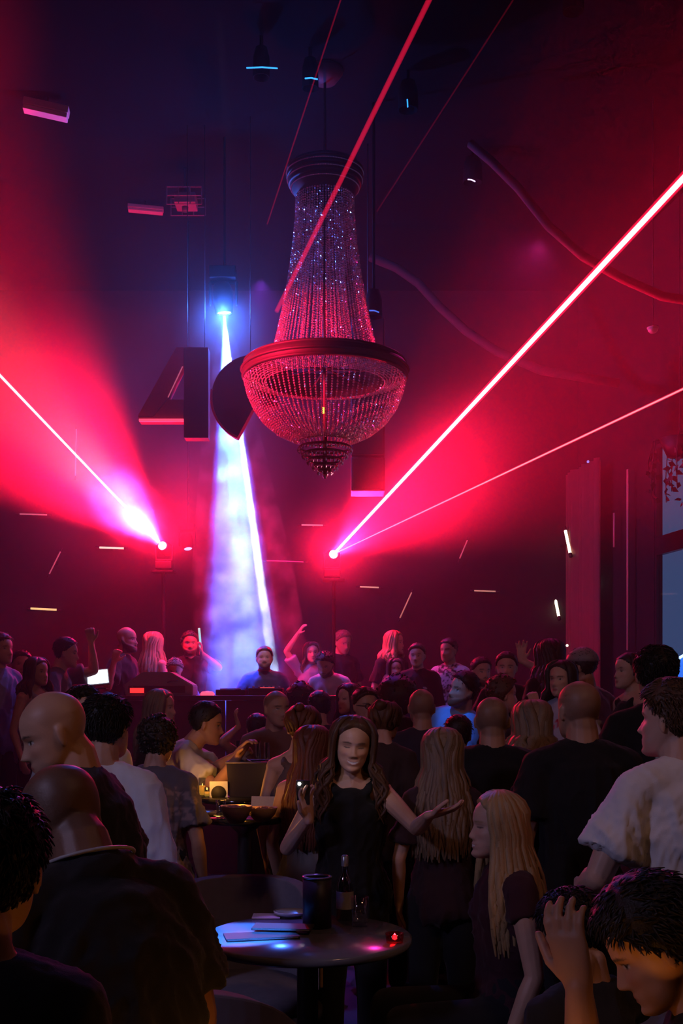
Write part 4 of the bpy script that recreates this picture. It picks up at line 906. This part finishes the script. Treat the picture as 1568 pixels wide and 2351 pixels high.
tl = thing('tealight', 'glowing red tealight at the right of the near table', 'candle', (.17, T1[1]-.12, TZ+.001)); part('cup', lathe_me('cup', [(0, 0), (.026, 0), (.03, .03), (.026, .03), (.022, .006), (0, .006)], glass((1, .3, .3), .2), 20), tl); part('flame', lathe_me('flame', [(0, .008), (.008, .012), (.006, .022), (0, .03)], emit((1, .03, .05), 14), 12), tl)
# bar table: plate, two bowls, glass, folded card
p = on(478, 1872, TZ2); plate((p.x, p.y, TZ2+.001), .042, 'violet lit plate on the bar table edge', (.4, .35, .6))  # violet reflection is put into the plate's colour
p = on(507, 1880, TZ2); tumbler((p.x, p.y, TZ2+.001), .085, .024, 'small glass with blue rim light on the bar table')
def bowl(p, r, h, label, col):
    root = thing('bowl', label, 'bowl', p, 0, 'snack bowls on the bar table'); part('shell', lathe_me('shell', [(0, 0), (r*.45, 0), (r*.8, h*.45), (r, h), (r*.95, h), (r*.72, h*.45), (0, h*.2)], flat(col, .6), 32), root)
    S = Soup(); rs = np.random.RandomState(int(r*999))
    for i in range(28): a = rs.rand()*6.28; q = r*.75*math.sqrt(rs.rand()); ball(S, (q*math.cos(a), q*math.sin(a), h*.8+.008*rs.rand()), (.016, .012, .01), 6)
    o = part('snacks', mesh_of('snacks', S.verts(), S.f, flat((.35, .2, .09), .7)), root, 'stuff')
p = on(542, 1890, TZ2); bowl((p.x, p.y, TZ2+.001), .07, .075, 'left dim brown snack bowl on the bar table', (.22, .13, .08)); p = on(592, 1884, TZ2); bowl((p.x+.02, p.y-.02, TZ2+.001), .07, .06, 'right amber lit snack bowl on the bar table', (.4, .24, .1))  # amber light put into the right bowl's colour, dimness into the left one's
p = on(606, 1868, TZ2); t = thing('menu_card', 'pale folded menu card standing behind the snack bowls', 'card', (at(612, 1850, 5.36).x, 5.40, TZ2+.001), math.radians(-8)); 
for q in (-1, 1):
    o = part('leaf_panel', box_me('leaf_panel', (-.075, -.0015, 0), (.075, .0015, .075), flat((.6, .5, .44), .8)), t); o.location = (0, q*.02, 0); o.rotation_euler = (q*math.radians(14), 0, 0)
# ice tub table
p = at(592, 1826, 6.1); tb = thing('ice_tub', 'big black oblong ice tub with pale rim', 'ice tub', (p.x, 6.15, TZ3+.001)); k = 6.1/F; hw, hh = 70*k, (1826-1748)*k
part('basin', prism_me('basin', [(-hw*.9, 0), (hw*.9, 0), (hw, hh), (hw-.012, hh), (hw*.9-.012, .012), (-hw*.9+.012, .012), (-hw+.012, hh), (-hw, hh)], -.11, .11, flat((.015, .012, .03), .3), .004), tb)
for y in (-.112, .1): part('end_wall', prism_me('end_wall', [(-hw*.9, .001), (hw*.9, .001), (hw, hh), (-hw, hh)], y, y+.012, flat((.015, .012, .03), .3)), tb)
part('rim', tube_me('rim', [(-hw, -.115, hh), (hw, -.115, hh), (hw, .115, hh), (-hw, .115, hh), (-hw, -.115, hh)], .006, flat((.12, .1, .16), .3), 6), tb)
rs = np.random.RandomState(9)
for i in range(20):
    o = part('ice_cube', box_me('ice_cube', (-.018, -.018, -.018), (.018, .018, .018), glass((.85, .9, 1), .4, 'ice'), .004) if i == 0 else icem, tb); icem = o.data; o.location = (rs.uniform(-.8, .8)*hw, rs.uniform(-.08, .08), hh*.8+rs.rand()*.02); o.rotation_euler = tuple(rs.rand(3)*3)
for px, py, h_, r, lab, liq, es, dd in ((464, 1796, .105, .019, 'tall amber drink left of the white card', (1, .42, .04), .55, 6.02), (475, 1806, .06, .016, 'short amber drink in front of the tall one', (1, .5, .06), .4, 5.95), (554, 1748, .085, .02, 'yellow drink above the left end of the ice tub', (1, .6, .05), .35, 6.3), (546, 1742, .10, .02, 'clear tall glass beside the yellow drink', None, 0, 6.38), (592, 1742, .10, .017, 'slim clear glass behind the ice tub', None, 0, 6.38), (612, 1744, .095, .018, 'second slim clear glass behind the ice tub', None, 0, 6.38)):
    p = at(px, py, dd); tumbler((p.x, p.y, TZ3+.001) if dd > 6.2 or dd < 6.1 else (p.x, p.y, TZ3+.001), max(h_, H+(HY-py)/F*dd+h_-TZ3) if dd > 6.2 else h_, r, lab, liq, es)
p = at(500, 1806, 5.98); t = thing('menu_card', 'white card with curved dark panel left of the ice tub', 'card', (p.x, 6.02, TZ3+.001), math.radians(4)); part('card_sheet', box_me('card_sheet', (-.048, 0, 0), (.048, .002, .085), flat((.6, .62, .68), .8)), t); part('dark_panel', lathe_me('dark_panel', [(0, -.002), (.04, -.002), (.04, -.001), (0, -.001)], flat((.02, .02, .02), .7), 24), t).rotation_euler = (math.pi/2, 0, 0); t.children[1].location = (0, -.003, .022)
# ------------------------------------------------------------------ tub chairs round the near table
def tub_chair(x, y, rz, label, top=.90, col=(.12, .10, .13), r=.29):
    root = thing('tub_chair', label, 'chair', (x, y, 0), rz, 'tub chairs round the near table'); fab = flat(col, .9); shell = flat((.42, .24, .09), .55); fr = flat((.06, .045, .04), .5)
    def arcwall(name, r0, r1, z0, z1, a0, a1, m, n=28, drop=0.):
        v = []; f = []
        for i in range(n+1):
            a = a0+(a1-a0)*i/n; e = 1-(abs(2*i/n-1))**4*drop
            for rr, z in ((r0, z0), (r1, z0), (r1, z0+(z1-z0)*e), (r0, z0+(z1-z0)*e)): v.append((rr*math.cos(a), rr*math.sin(a), z))
        for i in range(n):
            b0 = i*4
            for k in range(4): q = (k+1) % 4; f.append((b0+k, b0+q, b0+4+q, b0+4+k))
        f += [(3, 2, 1, 0), (n*4, n*4+1, n*4+2, n*4+3)]
        me = mesh_of(name, v, f, m, False); return bevel(me, .006, 2)
    A0, A1 = math.radians(-20), math.radians(200)                     # the opening faces -y of the chair
    part('backrest', arcwall('backrest', r-.06, r, .50, top, A0, A1, fab, drop=.35), root)
    part('outer_shell', arcwall('outer_shell', r+.001, r+.014, .50, top-.14, A0+.1, A1-.1, shell), root)
    part('seat_cushion', lathe_me('seat_cushion', [(0, .43), (r-.05, .43), (r-.035, .46), (r-.04, .50), (r-.07, .525), (0, .535)], fab, 36), root)
    part('seat_frame', lathe_me('seat_frame', [(r-.1, .39), (r+.012, .39), (r+.012, .428), (r-.1, .428), (r-.1, .39)], fr, 36), root)
    for k in range(4): a = math.pi/4+k*math.pi/2; part('leg', tube_me('leg', [((r-.02)*math.cos(a), (r-.02)*math.sin(a), .39), ((r+.02)*math.cos(a), (r+.02)*math.sin(a), .0)], [.02, .014], fr, 8), root)
    part('foot_rail', arcwall('foot_rail', r-.03, r-.01, .16, .18, A0, A1, fr), root)
    return root
tub_chair(-.375, 4.40, math.radians(15), 'grey tub chair on the far side of the near table', .90, (.20, .18, .24))
tub_chair(-.36, 3.02, math.radians(135), 'dark tub chair with amber lit shell at the left of the near table', .93)
tub_chair(.0, 2.45, math.radians(178), 'dark tub chair with its back to us at the bottom', .93)
tub_chair(.60, 3.07, math.radians(-150), 'dark tub chair at the right of the near table', .80)
# table lamps glowing amber under and on the tables
def table_lamp(p, label, e, z=None):
    root = thing('table_lamp', label, 'lamp', p, 0, 'small amber lamps'); part('base', lathe_me('base', [(0, 0), (.045, 0), (.045, .012), (.01, .02), (0, .02)], black_m, 20), root); part('stem', tube_me('stem', [(0, 0, .02), (0, 0, .10)], .006, black_m, 8), root)
    part('shade', lathe_me('shade', [(.02, .15), (.05, .09), (.048, .09), (.018, .15)], flat((.3, .2, .12), .6), 24), root); part('bulb', lathe_me('bulb', [(0, .09), (.014, .1), (.016, .115), (0, .13)], emit((1, .45, .1), 6), 14), root)
    point('amber_lamp_light', Vector(p)+Vector((0, 0, .07)), (1, .36, .05), e, .03)

for x, y, e, lab in ((.42, 1.72, 7, 'right'), (-.12, 1.9, 3.5, 'left')):
    t = thing('side_table', 'small round side table with amber lamp at the bottom %s' % lab, 'table', (x, y, 0)); part('table_top', lathe_me('table_top', [(0, .72), (.14, .72), (.14, .745), (0, .745)], gloss_m, 32), t); part('column', tube_me('column', [(0, 0, .02), (0, 0, .72)], .02, steel_m), t); part('foot', lathe_me('foot', [(0, 0), (.12, 0), (.12, .01), (0, .02)], steel_m, 28), t)
    table_lamp((x, y, .746), 'small amber table lamp at the bottom %s' % lab, e)
point('amber_candle_light', at(476, 1782, 5.9), (1, .38, .04), 1.6, .02); point('amber_candle_light', at(556, 1846, 5.0), (1, .4, .06), .7, .02)
# ------------------------------------------------------------------ the crowd
BLK = (.012, .011, .013); WHT = (.62, .62, .64)
# front
person('bald man in black tee looking down at the left edge', 98, 1592, 3.1, -95, hair='bald', hpitch=18, lean=6, hyaw=22, skin='tan', scol=BLK, girth=1.2, seed=1, hcol='dark')
person('bent bald person in black polo with white collar line', 108, 1770, 2.3, -140, lean=22, hpitch=26, hyaw=10, hair='buzz', hcol='dark', skin='deep', scol=BLK, girth=1.15, collar=(.35, .33, .33), seed=2)
person('dark haired head cut off at the lower left edge', -30, 1838, 1.6, 178, female=True, hair='short', hcol='black', skin='tan', scol=BLK, seed=3, hvol=1.4)
person('bearded man in white collar facing us at the left', 188, 1580, 5.5, 22, hair='top', hcol='dark', beard=1., skin='light', scol=WHT, collar=True, seed=4, shirt='long', hroll=-4)
person('dark haired man in white shirt seen from behind', 243, 1604, 4.2, 172, hair='short', hcol='black', skin='tan', scol=(.66, .67, .72), shirt='long', lean=-3, hyaw=-14, seed=5, hvol=1.3)
person('curly dark haired person in grey patterned top', 362, 1650, 5.1, 172, female=True, hair='curly', hcol='dark', skin='tan', scol=(.13, .11, .13), seed=6, hvol=.7, girth=1.1, print_=[(-.2, -.5, .2, .0, (.28, .2, .2), True)])
person('ash blonde woman turned to the right behind curly hair', 368, 1586, 7.4, 80, female=True, hair='long', hcol='ash', hlen=.25, skin='light', scol=BLK, seed=7)
person('dark haired man in white tee bending over the tub table', 478, 1616, 6.45, 95, lean=30, hpitch=-4, hair='short', hcol='black', skin='tan', scol=(.6, .62, .68), seed=8, armL=dict(px=(545, 1733, 6.25), pole=(0, 0, -1), curl=30), armR=dict(px=(548, 1736, 6.1), pole=(0, 0, -1), curl=35, palm=(0, 0, -1)))
person('short haired man in brown tee facing us behind the tub', 634, 1586, 7.2, 12, hair='buzz', hcol='dark', skin='tan', hyaw=22, scol=(.20, .10, .08), seed=9)
person('redhead with gathered hair beside the tub', 696, 1622, 5.72, 168, female=True, hair='bun', hvol=.6, hcol='red', skin='light', scol=(.16, .10, .10), shirt='tank', seed=10, hpitch=8)
person('woman with long auburn hair left of the smiling woman', 718, 1670, 5.2, 160, female=True, hair='long', hcol='red', hlen=.36, skin='light', scol=(.24, .22, .22), shirt='tank', seed=11, armR=dict(rel=(.02, -.2, -.4)))
person('smiling woman in black top with raised hands', 815, 1652, 4.55, 4, female=True, hair='wavy', hcol='brown', hlen=.24, skin='light', vox=.0032, smile=1., closed=True, hpitch=4, hroll=5, shirt='tank', scol=BLK, seed=12, hvol=.9,
       armR=dict(px=(708, 1880, 4.35), pole=(.6, .2, -1), palm=(-.5, -.6, .2), dir=(.12, .0, 1), curl=22, spread=.4), armL=dict(px=(985, 1872, 4.2), pole=(.4, .4, -1), dir=(1, -.1, .25), palm=(0, .3, 1), curl=14, spread=.2))
person('man in glasses behind the smiling woman', 838, 1582, 7.6, 25, hair='short', hcol='dark', skin='tan', glasses=True, scol=BLK, seed=13)
person('brown haired woman with high bun from behind', 884, 1612, 6.25, 158, female=True, hair='bun', hcol='brown', hvol=.75, skin='light', scol=(.05, .03, .03), seed=14)
person('person with round black afro in front of the stage', 912, 1572, 8.5, 180, hair='afro', hcol='black', skin='brown', scol=BLK, seed=15)
person('shaved headed man left of the blue shirt', 968, 1582, 7.0, 186, hair='buzz', hcol='dark', skin='tan', scol=(.03, .03, .05), seed=16)
person('woman with long straight ash hair seen from behind', 1016, 1676, 4.7, 178, female=True, hair='long', hcol='ash', hlen=.34, skin='light', scol=(.04, .018, .025), shirt='tee', seed=17, girth=.9)
person('man in blue lit shirt leaning to the left', 1074, 1546, 8.1, -30, lean=4, side=15, hyaw=-30, hair='short', hcol='black', skin='tan', beard=.4, shirt='long', scol=(.2, .45, .85), seed=18)  # the beam's blue light is put into the shirt colour
person('broad shaved man in black tee facing the stage', 1130, 1600, 5.3, 176, hair='buzz', hcol='dark', skin='tan', scol=BLK, girth=1.2, seed=19)
person('dark haired head just left of the broad shaved man', 1052, 1648, 6.5, 182, female=True, hair='short', hcol='black', skin='tan', scol=BLK, seed=20, hvol=1.3)
person('woman with wavy light brown hair from behind', 1222, 1614, 5.9, 188, female=True, hair='wavy', hcol='ash', hlen=.2, skin='light', scol=BLK, seed=21)
person('large bald man in black tee right of centre', 1330, 1564, 4.5, 188, hair='buzz', hcol='brown', skin='tan', scol=BLK, girth=1.18, hyaw=12, seed=22)
person('blonde woman in profile facing left in dark red top', 1146, 1822, 3.9, -80, ht=1.66, seat=True, female=True, hair='long', hcol='blonde', hlen=.34, skin='light', hyaw=-4, scol=(.05, .015, .025), shirt='cap', seed=23, smile=.4, closed=True, vox=.004)
person('man in white tee at the right edge', 1546, 1566, 3.5, -158, hair='short', hcol='brown', skin='light', scol=(.72, .70, .72), girth=1.12, hyaw=28, seed=24, armL=dict(rel=(.03, -.24, -.33), pole=(.6, .6, -.5)), armR=dict(rel=(.0, -.25, -.3)))
person('seated man with hand over his face at lower right', 1440, 2048, 2.3, -100, ht=1.74, seat=True, lean=14, hpitch=26, hair='short', hcol='black', hvol=1.7, skin='tan', scol=BLK, seed=25,
       armL=dict(px=(1328, 2262, 2.05), pole=(0, .2, -1), dir=(.0, -.25, 1), palm=(-1, .6, 0), curl=24), armR=dict(rel=(0, -.3, -.3)))
person('dark clothed person seated behind the face covering man', 1296, 2050, 3.05, -150, ht=1.64, seat=True, female=True, hair='short', hcol='black', skin='tan', scol=BLK, seed=26, hpitch=20)
# right terrace
person('dark haired man in black shirt with pale floral back', 1507, 1488, 5.4, 176, hair='short', hcol='black', skin='tan', scol=BLK, seed=27, print_=[(-.10, -.34, .04, -.10, (.45, .42, .45), True)])
person('woman in profile left of the floral shirt', 1444, 1500, 7.05, -70, floor=.25, female=True, hair='bun', hcol='dark', hvol=.6, skin='light', scol=BLK, shirt='tank', seed=28)
person('man in pale cap and white shirt below the tubes', 1338, 1492, 7.5, -150, floor=.25, hair='short', hcol='dark', skin='tan', scol=(.5, .5, .56), cap=(.25, .2, .2), hyaw=30, seed=29, shirt='long')
person('woman in white tee below the capped man', 1290, 1520, 7.0, -40, floor=.25, female=True, hair='long', hcol='dark', hlen=.15, skin='light', scol=(.55, .5, .62), seed=30, print_=[(-.02, -.12, .06, -.04, (.6, .03, .08), False)])
person('woman with dark loose hair beside the curtain', 1262, 1472, 8.7, 195, floor=.25, female=True, hair='wavy', hcol='dark', hlen=.3, skin='tan', scol=BLK, seed=31)
person('man waving one hand on the right terrace', 1163, 1500, 9.25, -10, floor=.25, hair='short', hcol='dark', skin='light', scol=BLK, seed=32, armL=dict(px=(1197, 1516, 9.15), pole=(.6, .2, -1), dir=(0, 0, 1), palm=(0, -1, 0), curl=14, spread=.4), vox=.008)
person('man with short beard left of the waving man', 1104, 1512, 9.95, 20, floor=.25, hair='short', hcol='dark', skin='light', beard=.5, scol=BLK, seed=33)
person('curly haired woman touching her face below the waving man', 1152, 1556, 7.65, 100, female=True, hair='curly', hcol='brown', hvol=.8, skin='light', scol=(.05, .03, .04), seed=34, armR=dict(rel=(.0, -.22, .12), pole=(.2, .1, -1), curl=40), vox=.008)
# on the stage
SF = .5
person('man in dark waistcoat with white sleeves on stage', 1030, 1468, 11.5, -35, floor=SF, hair='short', hcol='dark', skin='tan', scol=(.5, .5, .6), shirt='long', seed=35, print_=[(-.12, -.6, .12, .1, (.02, .02, .025), False)])
person('fair man in black shirt with badge facing us on stage', 958, 1480, 11.1, -14, floor=SF, hair='top', hcol='brown', skin='light', scol=BLK, shirt='long', seed=36, print_=[(.03, -.14, .11, -.09, (.6, .6, .7), False)])
person('blonde woman in black at the back of the stage', 905, 1450, 12.2, 35, floor=SF, female=True, hair='long', hcol='blonde', hlen=.14, skin='light', scol=BLK, seed=37, hyaw=30)
person('small dark haired woman above the black afro', 908, 1514, 11.55, 4, floor=SF, female=True, hair='long', hcol='dark', hlen=.12, skin='light', scol=BLK, seed=38)
person('grey blonde man in black behind the DJ desk', 790, 1450, 13.4, 30, floor=SF, hair='short', hcol='ash', skin='light', scol=BLK, seed=39, hpitch=15)
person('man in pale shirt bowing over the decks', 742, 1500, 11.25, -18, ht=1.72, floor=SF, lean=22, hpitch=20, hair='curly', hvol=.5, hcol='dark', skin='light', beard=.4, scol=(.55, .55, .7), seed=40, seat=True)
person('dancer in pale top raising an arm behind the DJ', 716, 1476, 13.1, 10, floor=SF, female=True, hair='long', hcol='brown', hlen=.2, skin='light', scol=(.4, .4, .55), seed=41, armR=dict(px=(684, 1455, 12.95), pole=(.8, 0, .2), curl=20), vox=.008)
person('DJ in dark sweatshirt standing in the white beam', 607, 1487, 11.25, 4, floor=SF, hair='short', hcol='dark', skin='light', beard=.45, scol=(.03, .045, .09), shirt='long', collar=True, seed=42, girth=1.12, hpitch=-6, armL=dict(rel=(.04, -.32, -.38), pole=(.8, .3, -.3), curl=30), armR=dict(rel=(.06, -.32, -.38), pole=(.8, .3, -.3), curl=30))
person('curly bearded man holding a lit streak on stage', 436, 1452, 12.6, 10, floor=SF, hair='curly', hvol=.6, hcol='dark', skin='tan', beard=.8, scol=BLK, seed=43, armL=dict(px=(462, 1500, 12.3), pole=(.8, .2, -.6), dir=(0, -.1, 1), curl=80), vox=.008)
person('grey haired head behind the wedge monitor', 400, 1514, 11.35, 0, floor=SF, hair='curly', hvol=.5, hcol='grey', skin='light', scol=(.1, .1, .14), seed=44, hpitch=25)
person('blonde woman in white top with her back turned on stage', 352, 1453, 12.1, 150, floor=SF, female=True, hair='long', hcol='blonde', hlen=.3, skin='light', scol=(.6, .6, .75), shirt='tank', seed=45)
person('bald bearded man in black facing right on stage', 290, 1440, 11.35, 75, floor=SF, hair='bald', hcol='dark', skin='tan', beard=.9, scol=BLK, seed=46, armR=dict(px=(262, 1520, 11.0), pole=(.2, .2, -1), curl=70), vox=.008)
# left terrace
person('man in grey tee punching one fist up', 152, 1466, 9.6, 95, floor=.35, hair='short', hcol='dark', skin='light', scol=(.12, .11, .13), lean=10, seed=47, armR=dict(rel=(.1, -.25, -.25)), armL=dict(px=(209, 1474, 9.7), pole=(.3, -.2, -1), dir=(0, .1, 1), curl=95), vox=.008)
person('person in blue grey jacket cut by the left edge', 2, 1456, 9.2, 60, floor=.35, hair='short', hcol='brown', skin='light', scol=(.28, .3, .45), shirt='long', seed=48)
person('woman in pale sleeveless top at the far left', 86, 1512, 8.75, 60, floor=.35, female=True, hair='long', hcol='brown', hlen=.14, skin='light', scol=(.45, .42, .55), shirt='tank', seed=49)
person('dark haired person behind the blue grey jacket', 50, 1496, 9.95, 20, floor=.35, hair='short', hcol='black', skin='tan', scol=BLK, seed=50)
# in front of the desk
person('person with wide black curls just right of the DJ', 690, 1578, 9.3, 178, hair='afro', hvol=.6, hcol='black', skin='brown', scol=BLK, seed=51)
person('short dark haired person below the bowing man', 733, 1590, 8.5, 185, hair='short', hcol='black', skin='tan', scol=BLK, seed=52)
person('long dark haired woman facing left before the stage', 802, 1572, 8.9, -50, female=True, hair='long', hcol='dark', hlen=.25, skin='light', scol=BLK, seed=53)
person('dancer in dark top with a bent arm lifted left', 590, 1642, 8.0, -160, female=True, hair='short', hcol='black', skin='tan', scol=BLK, seed=54, shirt='tank', armL=dict(px=(548, 1668, 7.9), pole=(.3, .2, -1), curl=25, dir=(.3, 0, 1)), vox=.008)
remesh_done()
# things held in hands
w = INFO['curly bearded man holding a lit streak on stage']; p0 = Vector(w['toworld'](w['arms'][1]['W']))+Vector((0, -.03, .05))
sl = thing('light_stick', 'blue green lit stick held up on stage', 'light stick', p0); part('glowing_rod', tube_me('glowing_rod', [(0, 0, .0), (-.02, 0, .22)], .012, emit((.15, .8, .7), 1.), 8), sl); part('grip', tube_me('grip', [(0, 0, -.12), (0, 0, 0)], .013, black_m, 8), sl)
w = INFO['smiling woman in black top with raised hands']; p0 = Vector(w['toworld'](w['arms'][-1]['W']))
ph = thing('phone', 'phone with lit white torch in the smiling woman\'s raised hand', 'phone', p0+Vector((-.02, -.012, .10))); part('case', box_me('case', (-.026, -.004, -.045), (.026, .004, .05), flat((.02, .02, .022), .3), .003), ph); part('torch', lathe_me('torch', [(0, 0), (.006, 0), (.006, .002), (0, .003)], emit((1, .97, .9), 40), 12), ph); ph.children[1].rotation_euler = (math.pi/2, 0, 0); ph.children[1].location = (-.014, -.0045, .036)
